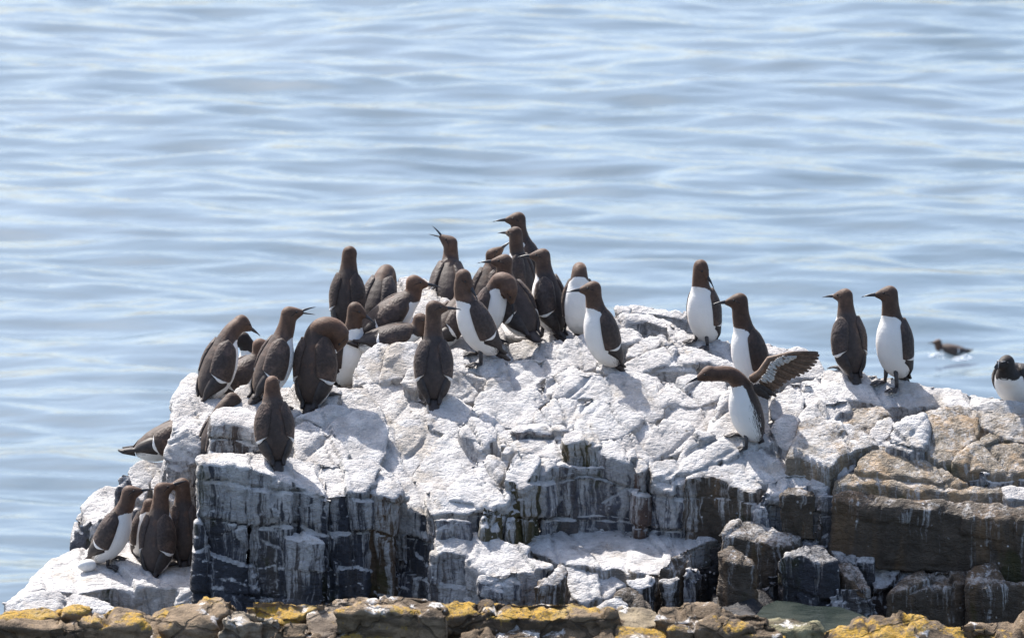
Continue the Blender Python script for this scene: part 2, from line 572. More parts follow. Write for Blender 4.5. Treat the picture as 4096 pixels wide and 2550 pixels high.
blk('R1', [(1300, 590), (1480, 650), (1750, 715), (1960, 785), (1930, 850), (1740, 880), (1640, 895), (1520, 865), (1400, 800)], 0.03, 62, 0, 0.40, tint=DARK, g=0.74, sm=3, vox=0.0075)
blk('R1', [(1640, 900), (1760, 885), (1880, 915), (1860, 960), (1740, 1000), (1650, 990)], 0.0, 50, 12, 0.3, tint=GREY, g=0.72)
blk('R1', [(975, 1235), (1220, 1220), (1230, 1420), (960, 1420)], 0.04, 8, 0, 0.25, tint=DARK, g=0.3)
blk('R1', [(1225, 1225), (1420, 1200), (1640, 1270), (1660, 1430), (1225, 1430)], 0.04, 14, 0, 0.25, tint=DARK, g=0.45)
blk('R1', [(1400, 860), (1500, 850), (1640, 900), (1650, 1260), (1500, 1230), (1400, 1180)], 0.10, 6, 0, 0.25, tint=DARK, g=0.55)
blk('R1', [(700, 1005), (760, 985), (900, 1005), (960, 1040), (900, 1060), (720, 1040)], -0.125, 60, 0, 0.35, tint=DARK, g=0.66)
blk('F', [(1030, 1590), (1120, 1548), (1290, 1532), (1350, 1560), (1330, 1640), (1200, 1650), (1100, 1665)], 0.42, 60, 0, 0.4, tint=PALE, g=0.85)
# slabs of the left slope
blk('R1', [(765, 330), (850, 290), (960, 350), (1060, 440), (1095, 500), (1080, 560), (930, 575), (770, 530)], 0.16, 48, -10, 0.3, tint=PALE, g=0.9, sm=10)
blk('R1', [(780, 260), (960, 215), (1130, 220), (1260, 240), (1345, 330), (1335, 470), (1285, 565), (1100, 545), (1085, 480), (980, 360), (860, 290)], 0.20, 46, 4, 0.3, tint=PALE, g=0.9, sm=7)
blk('R1', [(940, 130), (970, 90), (1230, 85), (1300, 200), (1330, 290), (1240, 245), (960, 222)], 0.46, 56, 0, 0.3, tint=PALE, g=0.93)
blk('R1', [(1190, 60), (1300, 25), (1500, 90), (1620, 200), (1600, 290), (1480, 300), (1350, 345), (1280, 240), (1230, 110)], 0.48, 56, 0, 0.3, tint=PALE, g=0.93)
blk('R1', [(1340, 340), (1480, 292), (1700, 290), (1730, 380), (1640, 460), (1560, 560), (1500, 650), (1340, 600), (1290, 560), (1335, 470)], 0.20, 47, 6, 0.3, tint=PALE, g=0.92)
blk('R1', [(1650, 425), (1730, 370), (1900, 430), (1975, 500), (1860, 600), (1745, 730), (1505, 660), (1565, 560)], 0.14, 48, -4, 0.3, tint=PALE, g=0.93)
blk('R1', [(1600, 240), (1800, 290), (1830, 350), (1970, 450), (1965, 505), (1890, 440), (1720, 375), (1620, 320)], 0.28, 50, 6, 0.3, tint=PALE, g=0.92)
blk('R1', [(1800, 300), (1900, 278), (2010, 298), (2055, 350), (2050, 400), (1965, 450), (1830, 360)], 0.24, 66, 14, 0.30, d=(.05, -.1, -1), tint=GREY, g=0.82)
blk('R1', [(1600, 150), (1760, 110), (1900, 200), (1915, 270), (1800, 300), (1640, 260)], 0.45, 55, 0, 0.3, tint=PALE, g=0.93)
blk('R1', [(1100, 545), (1290, 560), (1400, 640), (1460, 740), (1250, 640), (1090, 600)], 0.06, 44, 0, 0.3, tint=PALE, g=0.9)
blk('R1', [(760, 540), (1100, 560), (1250, 640), (1160, 750), (960, 690), (800, 620)], 0.00, 58, 0, 0.3, tint=PALE, g=0.9)
# jointed blocks right of it
blk('R2', [(300, 1080), (360, 1000), (480, 965), (645, 975), (625, 1080), (545, 1175), (430, 1150)], 0.12, 50, 0, 0.3, tint=GREY, g=0.84)
blk('R2', [(640, 970), (690, 918), (790, 950), (862, 990), (850, 1060), (745, 1195), (640, 1160), (580, 1150)], 0.06, 46, 4, 0.40, d=(.0, -.02, -1), tint=OLIVE, g=0.70, sm=3, vox=0.0075)
blk('R2', [(170, 1215), (300, 1085), (540, 1180), (680, 1210), (640, 1290), (560, 1340), (400, 1330), (180, 1310)], 0.02, 52, 0, 0.35, tint=GREY, g=0.88)
blk('R3', [(0, 400), (0, 300), (170, 310), (430, 350), (420, 425), (330, 480), (190, 470), (60, 490)], -0.02, 50, 6, 0.35, tint=GREY, g=0.78)
blk('R3', [(430, 400), (520, 420), (590, 335), (600, 420), (540, 600), (430, 560)], -0.02, 25, 40, 0.3, tint=OLIVE, g=0.5, sm=3)
blk('R3', [(590, 340), (680, 230), (715, 260), (700, 420), (660, 560), (600, 620)], 0.0, 25, 30, 0.3, tint=OLIVE, g=0.55, sm=3)
blk('R3', [(60, 490), (330, 480), (360, 540), (260, 620), (70, 650)], -0.06, 20, 0, 0.3, tint=GREY, g=0.6)
blk('R2', [(540, 840), (560, 790), (700, 770), (740, 850), (700, 920), (620, 970), (500, 980)], 0.28, 55, 0, 0.3, tint=PALE, g=0.9)
blk('R2', [(560, 930), (590, 895), (650, 890), (690, 915), (650, 960), (590, 960)], 0.20, 50, 0, 0.2, tint=PALE, g=0.92, sm=14)
blk('R2', [(540, 880), (580, 835), (640, 850), (650, 890), (570, 905)], 0.25, 50, 0, 0.15, tint=(0.30, 0.27, 0.2), g=0.85, sm=14)
# middle slope
blk('R2', [(355, 640), (385, 555), (440, 500), (560, 495), (880, 515), (920, 560), (830, 625), (700, 695), (690, 760), (600, 750), (540, 690), (430, 655)], 0.42, 46, 0, 0.3, tint=PALE, g=0.93, sm=8)
blk('R2', [(410, 690), (440, 645), (510, 660), (530, 700), (600, 790), (540, 830), (430, 720)], 0.36, 45, 10, 0.2, tint=PALE, g=0.8, sm=8)
blk('R2', [(690, 700), (780, 605), (850, 615), (830, 720), (740, 745), (690, 740)], 0.40, 50, 8, 0.2, tint=PALE, g=0.84, sm=8)
blk('R2', [(870, 620), (1000, 540), (1140, 555), (1210, 600), (1165, 700), (1135, 775), (900, 740), (840, 700)], 0.36, 45, -4, 0.3, tint=PALE, g=0.93, sm=5)
blk('R2', [(1150, 600), (1250, 535), (1480, 600), (1640, 690), (1600, 730), (1535, 790), (1440, 840), (1300, 840), (1125, 790), (1170, 680)], 0.32, 46, 6, 0.3, tint=PALE, g=0.92, sm=4)
blk('R2', [(985, 520), (1040, 420), (1170, 370), (1440, 370), (1700, 420), (1775, 680), (1640, 695), (1470, 595), (1220, 535), (1000, 555)], 0.46, 46, 4, 0.3, tint=PALE, g=0.93, sm=4)
blk('R2', [(680, 752), (840, 745), (1105, 768), (1095, 795), (1060, 800), (840, 785), (700, 790)], 0.33, 76, 0, 0.10, tint=(0.22, 0.19, 0.2), g=0.8, sm=2)
blk('R2', [(620, 880), (690, 850), (1040, 860), (1050, 960), (980, 1000), (880, 990), (680, 930)], 0.24, 64, 0, 0.3, tint=PALE, g=0.93)
blk('R2', [(1540, 790), (1600, 700), (1730, 740), (1710, 830), (1645, 905), (1560, 890)], 0.32, 46, 0, 0.25, tint=PALE, g=0.88)
blk('R2', [(1715, 750), (1790, 695), (1960, 720), (2010, 770), (1960, 870), (1890, 940), (1700, 970), (1640, 910)], 0.26, 45, 8, 0.3, tint=PALE, g=0.85, sm=5)
blk('R2', [(1400, 850), (1540, 790), (1640, 910), (1700, 970), (1660, 1040), (1560, 990), (1400, 900)], 0.20, 44, 4, 0.3, tint=GREY, g=0.82)
blk('R2', [(1780, 610), (1830, 560), (1990, 600), (2150, 560), (2290, 700), (2350, 900), (2200, 870), (1990, 790), (1780, 695)], 0.36, 46, -4, 0.3, tint=PALE, g=0.86, sm=4)
blk('R2', [(1715, 540), (1830, 420), (2000, 375), (2220, 410), (2260, 520), (2150, 570), (1990, 610), (1830, 570), (1780, 610)], 0.50, 47, -2, 0.3, tint=PALE, g=0.92, sm=4)
blk('R2', [(1880, 980), (1990, 815), (2120, 815), (2300, 890), (2320, 930), (2200, 1010), (2000, 1110), (1700, 1110), (1680, 1010)], 0.16, 44, -4, 0.3, tint=GREY, g=0.78, sm=5)
blk('R2', [(2150, 560), (2260, 520), (2429, 480), (2600, 560), (2560, 800), (2350, 900), (2290, 700)], 0.38, 44, 0, 0.3, tint=PALE, g=0.86)
# crest
blk('C1', [(220, 1000), (230, 760), (330, 520), (560, 440), (690, 470), (700, 540), (640, 640), (600, 700), (560, 900), (330, 930)], 0.66, 42, -8, 0.3, tint=PALE, g=0.85, sm=5)
blk('C1', [(620, 700), (700, 480), (780, 440), (1040, 430), (1060, 650), (1000, 760), (880, 900), (700, 890), (590, 880)], 0.66, 42, 0, 0.3, tint=PALE, g=0.86, sm=5)
blk('C1', [(860, 940), (920, 800), (1000, 730), (1100, 760), (1080, 1040), (960, 1030)], 0.60, 40, 0, 0.3, tint=PALE, g=0.92, sm=6)
blk('C1', [(1500, 520), (1640, 480), (1900, 560), (2280, 640), (2230, 740), (2050, 890), (1850, 800), (1700, 820), (1520, 760)], 0.74, 52, 0, 0.35, tint=PALE, g=0.93, sm=4)
blk('C1', [(1440, 800), (1740, 800), (2000, 870), (2030, 930), (1880, 1120), (1830, 1220), (1640, 1200), (1440, 1080)], 0.62, 36, 4, 0.35, tint=PALE, g=0.83, sm=4)
blk('C1', [(1440, 420), (1700, 390), (2100, 420), (2350, 560), (2300, 650), (1900, 570), (1640, 490)], 0.90, 66, 0, 0.35, tint=PALE, g=0.93, sm=4)
blk('R2', [(560, 190), (650, 130), (850, 85), (810, 210), (690, 250), (600, 290), (500, 350), (600, 230)], 0.92, 58, 0, 0.3, tint=PALE, g=0.86, sm=5)
blk('R2', [(810, 200), (860, 120), (1000, 90), (1060, 120), (1010, 230), (880, 230)], 0.90, 50, 0, 0.3, tint=PALE, g=0.93, sm=6)
blk('R2', [(1000, 200), (1060, 110), (1200, 85), (1300, 130), (1345, 220), (1290, 330), (1180, 345), (1060, 270)], 0.82, 44, 4, 0.3, tint=PALE, g=0.84, sm=6)
blk('R2', [(530, 390), (600, 310), (690, 250), (840, 240), (1010, 260), (1120, 290), (990, 360), (880, 400), (800, 470), (650, 500)], 0.70, 50, 0, 0.3, tint=PALE, g=0.93, sm=4)
blk('R2', [(470, 420), (530, 385), (640, 440), (640, 500), (460, 500)], 0.60, 42, 0, 0.2, tint=PALE, g=0.93, sm=8)
blk('R2', [(640, 490), (800, 460), (880, 440), (900, 530), (640, 510)], 0.57, 40, 0, 0.2, tint=PALE, g=0.9, sm=6)
blk('R2', [(855, 470), (880, 400), (960, 355), (1005, 420), (990, 505), (915, 530)], 0.60, 44, 0, 0.2, tint=PALE, g=0.82, sm=6)
blk('R2', [(990, 360), (1120, 290), (1180, 340), (1330, 360), (1200, 390), (1040, 430)], 0.66, 58, 0, 0.25, tint=PALE, g=0.93, sm=5)
blk('R2', [(1290, 330), (1350, 230), (1560, 330), (1720, 370), (1830, 420), (1715, 540), (1440, 390)], 0.62, 55, 0, 0.3, tint=PALE, g=0.93, sm=4)
blk('C2', [(600, 660), (680, 600), (830, 530), (990, 570), (1000, 620), (820, 690), (660, 760), (580, 740)], 0.86, 56, 0, 0.3, tint=PALE, g=0.9, sm=4)
blk('C2', [(660, 770), (820, 690), (1000, 640), (1300, 780), (1270, 830), (900, 870), (560, 950), (560, 830)], 0.72, 58, 0, 0.3, tint=PALE, g=0.93, sm=4)
blk('C2', [(990, 650), (1000, 590), (1150, 600), (1330, 640), (1560, 730), (1820, 850), (1800, 900), (1640, 830), (1300, 770)], 0.78, 58, 0, 0.3, tint=PALE, g=0.9, sm=4)
blk('C2', [(1080, 590), (1180, 500), (1420, 500), (1620, 560), (1760, 700), (1830, 860), (1560, 740), (1330, 650)], 0.90, 52, 0, 0.35, tint=PALE, g=0.86, sm=4)
blk('C2', [(490, 300), (560, 285), (830, 295), (1010, 350), (1110, 400), (1080, 440), (960, 420), (760, 360), (560, 360)], 1.10, 70, 0, 0.22, d=(0, -.12, -1), tint=PALE, g=0.82, sm=5)
blk('C2', [(440, 230), (460, 200), (590, 190), (585, 280), (480, 290)], 1.28, 66, 0, 0.2, tint=PALE, g=0.88, sm=5)
blk('C2', [(590, 280), (600, 195), (680, 180), (880, 210), (1100, 240), (1260, 280), (1350, 340), (1280, 380), (1080, 320), (860, 290)], 1.30, 64, 4, 0.24, d=(0.02, -.08, -1), tint=PALE, g=0.85, sm=4)
blk('C2', [(440, 500), (620, 460), (740, 540), (680, 600), (560, 640), (440, 600)], 0.95, 50, 0, 0.2, tint=PALE, g=0.88, sm=6)
blk('C2', [(1010, 400), (1110, 400), (1220, 460), (1180, 510), (1080, 580), (1030, 500)], 1.02, 52, 10, 0.22, tint=PALE, g=0.92, sm=6)
blk('C2', [(2060, 600), (2200, 620), (2350, 650), (2520, 720), (2620, 790), (2500, 800), (2150, 740), (2060, 700)], 1.10, 66, 0, 0.3, tint=PALE, g=0.9, sm=4)
blk('R4', [(310, 330), (330, 260), (560, 180), (640, 200), (720, 260), (800, 320), (845, 400), (760, 450), (600, 430), (480, 420), (330, 430)], 0.85, 44, 6, 0.4, tint=GREY, g=0.78, sm=5)
blk('F', [(1530, 1140), (1600, 1118), (1700, 1122), (1760, 1160), (1720, 1250), (1620, 1250), (1550, 1210)], 1.35, 58, 0, 0.35, tint=PALE, g=0.93, sm=6)
blk('F', [(1630, 1190), (1720, 1170), (1800, 1210), (1760, 1290), (1660, 1290)], 1.22, 50, 0, 0.3, tint=PALE, g=0.93, sm=6)
blk('F', [(1290, 1330), (1330, 1300), (1480, 1250), (1640, 1270), (1800, 1280), (1960, 1290), (2000, 1390), (1760, 1400), (1560, 1400), (1430, 1420), (1320, 1400)], 0.92, 70, 0, 0.4, tint=PALE, g=0.93)
blk('F', [(1900, 1190), (2000, 1170), (2240, 1170), (2480, 1290), (2440, 1360), (2180, 1360), (1960, 1310)], 1.05, 66, 0, 0.45, tint=PALE, g=0.93)
# the pale shelf in the alcove
blk('R3', [(650, 650), (700, 560), (800, 515), (1100, 535), (1450, 555), (1640, 578), (2000, 625), (2300, 640), (2100, 680), (1935, 740), (1850, 835), (1740, 915), (1560, 905), (1440, 865), (1200, 855), (1000, 835), (770, 725)], -0.14, 77, 4, 0.30, tint=(0.34, 0.30, 0.25), g=0.50, sm=3, amp=.75, vox=0.0075)
blk('R3', [(790, 510), (950, 470), (1200, 430), (1700, 460), (1900, 510), (2120, 560), (2000, 640), (1500, 575), (1100, 540)], 0.24, 60, 0, 0.3, tint=PALE, g=0.8, sm=4)
blk('R3', [(1020, 850), (1200, 868), (1450, 890), (1700, 920), (1560, 960), (1400, 1020), (1300, 1090), (1220, 1160), (1090, 1110), (1060, 960)], -0.24, 46, 8, 0.3, tint=(0.30, 0.27, 0.23), g=0.60, sm=4)
blk('R3', [(60, 690), (110, 650), (240, 618), (440, 622), (620, 670), (775, 725), (750, 795), (960, 850), (900, 890), (700, 890), (530, 930), (420, 880), (300, 790), (160, 760), (70, 760)], -0.26, 64, -4, 0.36, tint=GREY, g=0.76, sm=6, vox=0.0075)
blk('R3', [(410, 890), (530, 900), (700, 880), (720, 980), (560, 1050), (420, 1000)], -0.31, 30, 0, 0.2, tint=GREY, g=0.70, sm=7)
blk('R3', [(800, 1010), (880, 960), (960, 900), (1010, 840), (1080, 915), (1040, 970), (1000, 1010), (880, 1030)], -0.32, 46, 14, 0.26, tint=BROWN, g=0.62, sm=3)
blk('R3', [(1480, 985), (1560, 950), (1670, 920), (1725, 940), (1700, 990), (1600, 1010)], -0.26, 62, 6, 0.36, tint=BLACK, g=0.55, sm=3)
blk('R3', [(1735, 965), (1760, 940), (1900, 935), (1920, 960), (1840, 985)], -0.22, 66, 0, 0.34, tint=BLACK, g=0.42, sm=3)
blk('R3', [(1920, 960), (1960, 860), (2030, 840), (2062, 880), (2050, 930)], -0.16, 30, 6, 0.38, tint=GREY, g=0.6, sm=3)
blk('R3', [(1430, 1070), (1480, 1040), (1540, 1042), (1640, 1085), (1705, 1160), (1690, 1200), (1560, 1190), (1490, 1120)], -0.50, 45, 10, 0.3, tint=BROWN, g=0.35, sm=8)
blk('R3', [(1280, 1180), (1340, 1130), (1440, 1105), (1540, 1190), (1560, 1230), (1280, 1230)], -0.55, 40, 0, 0.3, tint=GREY, g=0.72, sm=6)
blk('R3', [(1780, 840), (1860, 760), (1960, 720), (2000, 740), (1960, 850), (1900, 940), (1760, 945), (1700, 925)], -0.16, 30, 14, 0.3, tint=BROWN, g=0.45, sm=3)
blk('R3', [(840, 200), (980, 110), (1250, 40), (1600, 60), (1960, 160), (1960, 520), (1600, 460), (1250, 440), (840, 500)], 0.18, 8, 0, 0.25, tint=GREY, g=0.72, sm=3)
# columns of the wall over the shelf
blk('R3', [(855, 130), (860, 60), (980, 68), (970, 120), (900, 180), (850, 170)], 0.12, 56, -10, 0.36, tint=GREY, g=0.80, sm=2, vox=0.0075)
blk('R3', [(975, 110), (990, 75), (1090, 30), (1225, 90), (1215, 130), (1085, 165), (1020, 130)], 0.20, 58, 8, 0.30, tint=OLIVE, g=0.80, sm=2, vox=0.0075)
blk('R2', [(1030, 850), (1040, 800), (1110, 785), (1240, 795), (1310, 840), (1300, 890), (1170, 860), (1060, 870)], 0.22, 64, 0, 0.36, tint=OLIVE, g=0.64, sm=3, vox=0.0075)
blk('R2', [(1290, 860), (1400, 840), (1560, 930), (1575, 1000), (1480, 1000), (1380, 980), (1300, 920)], 0.18, 50, 0, 0.34, tint=GREY, g=0.80, sm=3, vox=0.0075)
blk('R2', [(1555, 1050), (1570, 1000), (1625, 990), (1675, 1055), (1640, 1110), (1580, 1110)], 0.14, 52, 10, 0.30, tint=(0.14, 0.09, 0.07), g=0.76, sm=3, vox=0.0075)
blk('R2', [(1680, 1150), (1700, 1090), (1800, 1075), (1970, 1100), (1960, 1190), (1800, 1210)], 0.14, 48, 0, 0.27, tint=GREY, g=0.74, sm=3)
# right of the shelf
blk('R3', [(1940, 230), (1990, 180), (2080, 130), (2250, 110), (2429, 160), (2520, 260), (2440, 330), (2300, 270), (2160, 210), (2060, 215)], 0.08, 58, 0, 0.26, tint=BROWN, g=0.74, sm=4, vox=0.0075)
blk('R4', [(0, 1120), (120, 1010), (300, 970), (500, 1080), (680, 1110), (835, 1170), (800, 1210), (500, 1230), (350, 1250), (0, 1200)], 0.14, 54, 0, 0.3, tint=GREY, g=0.82, sm=4)
blk('R5', [(345, 350), (375, 230), (500, 170), (780, 178), (832, 215), (800, 300), (640, 270), (460, 310)], 0.08, 50, 0, 0.22, tint=GREY, g=0.80, sm=6)
blk('R5', [(440, 320), (540, 268), (640, 285), (735, 312), (720, 350), (600, 345), (450, 345)], 0.02, 62, 0, 0.20, tint=BROWN, g=0.42, sm=4)
blk('R5', [(80, 540), (110, 440), (180, 340), (250, 360), (260, 540)], 0.10, 14, 10, 0.2, tint=GREY, g=0.6, sm=4)
blk('R5', [(250, 470), (270, 380), (310, 308), (365, 340), (350, 560), (260, 560)], 0.06, 18, 6, 0.2, tint=GREY, g=0.55, sm=6)
blk('R5', [(690, 745), (770, 320), (800, 290), (895, 300), (860, 480), (830, 745)], 0.06, 10, 0, 0.25, tint=PALE, g=0.74, sm=3)
blk('R5', [(-20, 680), (50, 590), (120, 555), (250, 570), (470, 640), (630, 665), (580, 720), (480, 765), (380, 775), (220, 720), (60, 705)], -0.06, 58, 0, 0.24, tint=BROWN, g=0.50, sm=5)
blk('R5', [(-40, 840), (50, 775), (180, 830), (258, 890), (230, 925), (120, 940), (20, 910)], -0.28, 55, 0, 0.3, tint=BROWN, g=0.30, sm=5)
blk('R5', [(430, 870), (480, 820), (650, 735), (810, 738), (885, 850), (800, 880), (720, 870), (620, 850)], -0.16, 52, 0, 0.28, tint=(0.075, 0.075, 0.085), g=0.34, sm=4)
blk('R5', [(830, 760), (960, 765), (1210, 800), (1220, 920), (1040, 915), (880, 900)], -0.06, 42, 0, 0.25, tint=DARK, g=0.40, sm=4)
blk('R5', [(880, 900), (1060, 900), (1170, 1060), (1190, 1110), (1080, 1110), (960, 1020)], -0.18, 48, 0, 0.28, tint=BROWN, g=0.48, sm=4)
blk('R5', [(240, 1110), (450, 860), (720, 870), (880, 880), (740, 1260), (260, 1240)], -0.10, 10, 0, 0.3, tint=BLACK, g=0.34, sm=4)
blk('R5', [(0, 640), (420, 740), (440, 860), (240, 1240), (-200, 1240), (-200, 900)], 0.02, 8, 0, 0.3, tint=BLACK, g=0.25, sm=4)
# big tan layers at the right
blk('R5', [(885, 265), (890, 235), (1050, 155), (1300, 180), (1500, 218), (2000, 275), (2255, 285), (2275, 335), (2000, 345), (1750, 325), (1500, 310), (1180, 265), (920, 280)], 0.06, 60, 0, 0.075, d=(0, -.25, -1), tint=TAN, g=0.42, sm=14, step=.5)
blk('R5', [(870, 395), (890, 340), (970, 305), (1200, 335), (1400, 380), (1750, 385), (2300, 425), (2430, 465), (2430, 590), (2200, 570), (1900, 520), (1530, 480), (1200, 460), (960, 410)], -0.12, 46, 0, 0.26, d=(0, .04, -1), tint=BROWN, g=0.36, sm=16, step=.5)

blk('R4', [(1050, 1160), (1140, 1040), (1270, 955), (1400, 960), (1700, 1120), (1870, 1200), (1985, 1265), (1900, 1290), (1640, 1250), (1400, 1215), (1150, 1200)], 0.08, 46, 0, 0.2, tint=TAN, g=0.40, sm=14)
blk('R4', [(495, 1040), (540, 960), (600, 780), (660, 745), (780, 728), (860, 770), (1000, 780), (1140, 860), (1200, 905), (1245, 965), (1050, 1025), (940, 1050), (870, 1110), (840, 1160), (660, 1090)], 0.12, 48, 0, 0.24, tint=TAN, g=0.60, sm=4)
blk('R4', [(840, 1200), (860, 1130), (960, 1090), (1080, 1110), (1060, 1180), (980, 1200)], 0.16, 40, 0, 0.2, tint=GREY, g=0.7, sm=7)
blk('R4', [(360, 830), (400, 770), (480, 715), (590, 735), (575, 920), (510, 1010), (440, 960), (400, 880)], 0.24, 44, -4, 0.3, tint=PALE, g=0.76, sm=6)
blk('R4', [(630, 700), (700, 620), (830, 600), (1000, 590), (1005, 660), (900, 700), (900, 770), (760, 780), (640, 775)], 0.34, 46, -4, 0.3, tint=GREY, g=0.80, sm=6)
blk('R4', [(900, 700), (1000, 660), (1280, 640), (1335, 700), (1250, 790), (1150, 865), (1040, 830), (910, 780)], 0.32, 46, 0, 0.3, tint=TAN, g=0.56, sm=5)
blk('R4', [(1160, 880), (1250, 755), (1340, 728), (1395, 790), (1320, 920), (1250, 970)], 0.22, 46, -6, 0.3, tint=GREY, g=0.70, sm=7)
blk('R4', [(1305, 930), (1370, 800), (1480, 740), (1620, 690), (1640, 800), (1600, 980), (1560, 1000), (1450, 960)], 0.16, 46, -10, 0.3, tint=GREY, g=0.72, sm=5)
blk('R4', [(1555, 960), (1600, 860), (1620, 690), (1800, 668), (2050, 760), (2060, 910), (1900, 1030), (1850, 1110), (1700, 1060)], 0.14, 46, 0, 0.3, tint=TAN, g=0.44, sm=4)
blk('R4', [(1850, 1110), (1900, 1030), (2060, 915), (2150, 870), (2300, 930), (2429, 960), (2429, 1150), (2220, 1210), (2120, 1180), (1990, 1180)], 0.10, 45, 4, 0.28, tint=TAN, g=0.42, sm=4)
blk('R4', [(1800, 668), (2000, 670), (2429, 740), (2429, 980), (2300, 930), (2060, 800)], 0.26, 48, 0, 0.3, tint=TAN, g=0.52, sm=4)
blk('R4', [(650, 640), (660, 560), (750, 450), (880, 385), (1150, 385), (1500, 450), (1900, 530), (2200, 580), (2429, 600), (2429, 760), (2000, 690), (1700, 650), (1300, 640), (1000, 600)], 0.44, 64, 0, 0.35, tint=PALE, g=0.84, sm=4)
blk('R4', [(2000, 650), (2200, 590), (2429, 610), (2429, 730), (2150, 720)], 0.40, 40, 0, 0.2, tint=PALE, g=0.74, sm=4)
blk('R4', [(1965, 1200), (2120, 1185), (2220, 1210), (2429, 1150), (2429, 1300), (2150, 1310), (1985, 1295)], 0.10, 14, 0, 0.25, tint=GREY, g=0.66, sm=4)
blk('R4', [(2270, 1315), (2429, 1290), (2429, 1440), (2310, 1410)], -0.02, 62, 0, 0.2, tint=PALE, g=0.93, sm=4)
blk('R4', [(340, 620), (370, 550), (480, 500), (620, 515), (650, 600), (630, 740), (560, 760), (370, 770)], 0.42, 46, 0, 0.3, tint=GREY, g=0.74, sm=5)
blk('R4', [(460, 500), (500, 440), (620, 425), (740, 450), (720, 560), (620, 580)], 0.66, 40, 0, 0.3, tint=DARK, g=0.5, sm=5)
blk('R4', [(612, 500), (640, 455), (690, 445), (733, 480), (730, 535), (690, 570), (640, 570)], 0.56, 36, 0, 0.12, tint=GREY, g=0.62, sm=22)
blk('R4', [(-100, 820), (0, 560), (160, 500), (340, 560), (360, 780), (380, 900), (280, 980), (120, 1000), (-60, 960)], 0.26, 46, 0, 0.3, tint=PALE, g=0.8, sm=5)
# lower right
blk('R5', [(1290, 1150), (1360, 1100), (1450, 1020), (1700, 930), (1950, 960), (1940, 1080), (1760, 1100), (1560, 1125), (1350, 1160)], -0.22, 62, 0, 0.36, tint=BROWN, g=0.45, sm=16)
blk('R5', [(1930, 1090), (1940, 1000), (2100, 960), (2250, 1040), (2430, 990), (2430, 1080), (2200, 1090)], -0.22, 62, 0, 0.36, tint=BROWN, g=0.42, sm=16)
blk('R5', [(1935, 1050), (1960, 970), (2040, 915), (2180, 895), (2200, 960), (2250, 1040), (2180, 1065)], -0.20, 48, 0, 0.2, tint=BROWN, g=0.35, sm=8)
blk('R5', [(1190, 1110), (1190, 920), (1420, 850), (1740, 775), (2000, 840), (2190, 890), (1950, 920), (1700, 945), (1450, 1030), (1300, 1120)], -0.10, 50, 0, 0.3, tint=(0.075, 0.058, 0.05), g=0.42, sm=5)
blk('R5', [(2180, 890), (2200, 850), (2430, 850), (2430, 1000), (2240, 980)], -0.05, 40, 0, 0.3, tint=BLACK, g=0.3, sm=5)
blk('R5', [(780, 1250), (900, 1100), (1180, 1110), (1260, 1320), (1000, 1320), (860, 1290)], -0.20, 16, 0, 0.3, tint=DARK, g=0.45, sm=5)
blk('R5', [(500, 720), (700, 690), (860, 740), (700, 790), (520, 770)], -0.02, 60, 0, 0.2, tint=GREY, g=0.34, sm=5)
# -- foreground: lichen stones on the nearer shore
LS = dict(kind='front', vox=0.010, step=1.2, sm=5, amp=1.4, drop=0.45)
ST, SB = (0.235, 0.172, 0.112), (0.165, 0.12, 0.078)
blk('R6', [(-10, 420), (40, 350), (95, 310), (200, 293), (420, 308), (595, 328), (520, 372), (160, 375), (60, 400)], -2.9, 62, 0, tint=ST, g=0.95, **LS)
blk('R6', [(-10, 450), (80, 398), (180, 362), (530, 370), (600, 420), (500, 450), (200, 450), (-10, 470)], -3.0, 60, 0, tint=ST, g=0.35, **LS)
blk('R6', [(530, 372), (620, 330), (760, 308), (890, 318), (960, 380), (985, 430), (800, 430), (600, 410)], -3.0, 60, 0, tint=ST, g=0.85, **LS)
blk('R6', [(-10, 470), (200, 450), (440, 450), (460, 522), (-10, 522)], -3.15, 55, 0, tint=ST, g=0.75, **LS)
blk('R6', [(440, 450), (650, 420), (900, 450), (1020, 500), (1040, 522), (450, 522)], -3.15, 55, 0, tint=ST, g=0.45, **LS)
blk('R6', [(885, 350), (940, 315), (1020, 350), (1045, 410), (990, 435), (930, 400)], -2.85, 55, 0, tint=ST, g=0.6, **LS)
blk('R6', [(985, 520), (1000, 440), (1060, 420), (1110, 440), (1110, 522)], -3.1, 50, 0, tint=ST, g=0.7, **LS)
blk('R6', [(1035, 380), (1080, 330), (1250, 262), (1312, 285), (1290, 325), (1170, 375), (1150, 430), (1080, 430)], -2.8, 55, 8, tint=ST, g=0.85, **LS)
blk('R6', [(1165, 410), (1220, 322), (1390, 278), (1600, 285), (1560, 335), (1480, 405), (1350, 440), (1200, 430)], -2.9, 58, 0, tint=ST, g=0.55, **LS)
blk('R6', [(1385, 280), (1420, 240), (1620, 232), (1665, 265), (1640, 305), (1560, 295)], -2.75, 58, 0, tint=ST, g=0.8, **LS)
blk('R6', [(1185, 525), (1200, 450), (1340, 420), (1365, 450), (1360, 525)], -3.1, 48, 0, tint=ST, g=0.3, **LS)
blk('R6', [(1085, 440), (1130, 378), (1165, 400), (1165, 500), (1120, 525), (1090, 480)], -3.05, 40, 0, tint=SB, g=0.7, **LS)
blk('R6', [(1395, 525), (1480, 405), (1560, 370), (1740, 400), (1640, 450), (1520, 525)], -3.05, 55, -8, tint=ST, g=0.6, **LS)
blk('R6', [(1500, 525), (1640, 440), (1720, 380), (1890, 370), (1955, 375), (1890, 440), (1850, 525)], -3.1, 50, 0, tint=ST, g=0.7, **LS)
blk('R6', [(1560, 370), (1610, 300), (1700, 292), (1840, 310), (1950, 372), (1800, 390), (1680, 395)], -2.95, 60, 0, tint=(0.3, 0.25, 0.19), g=0.2, **LS)
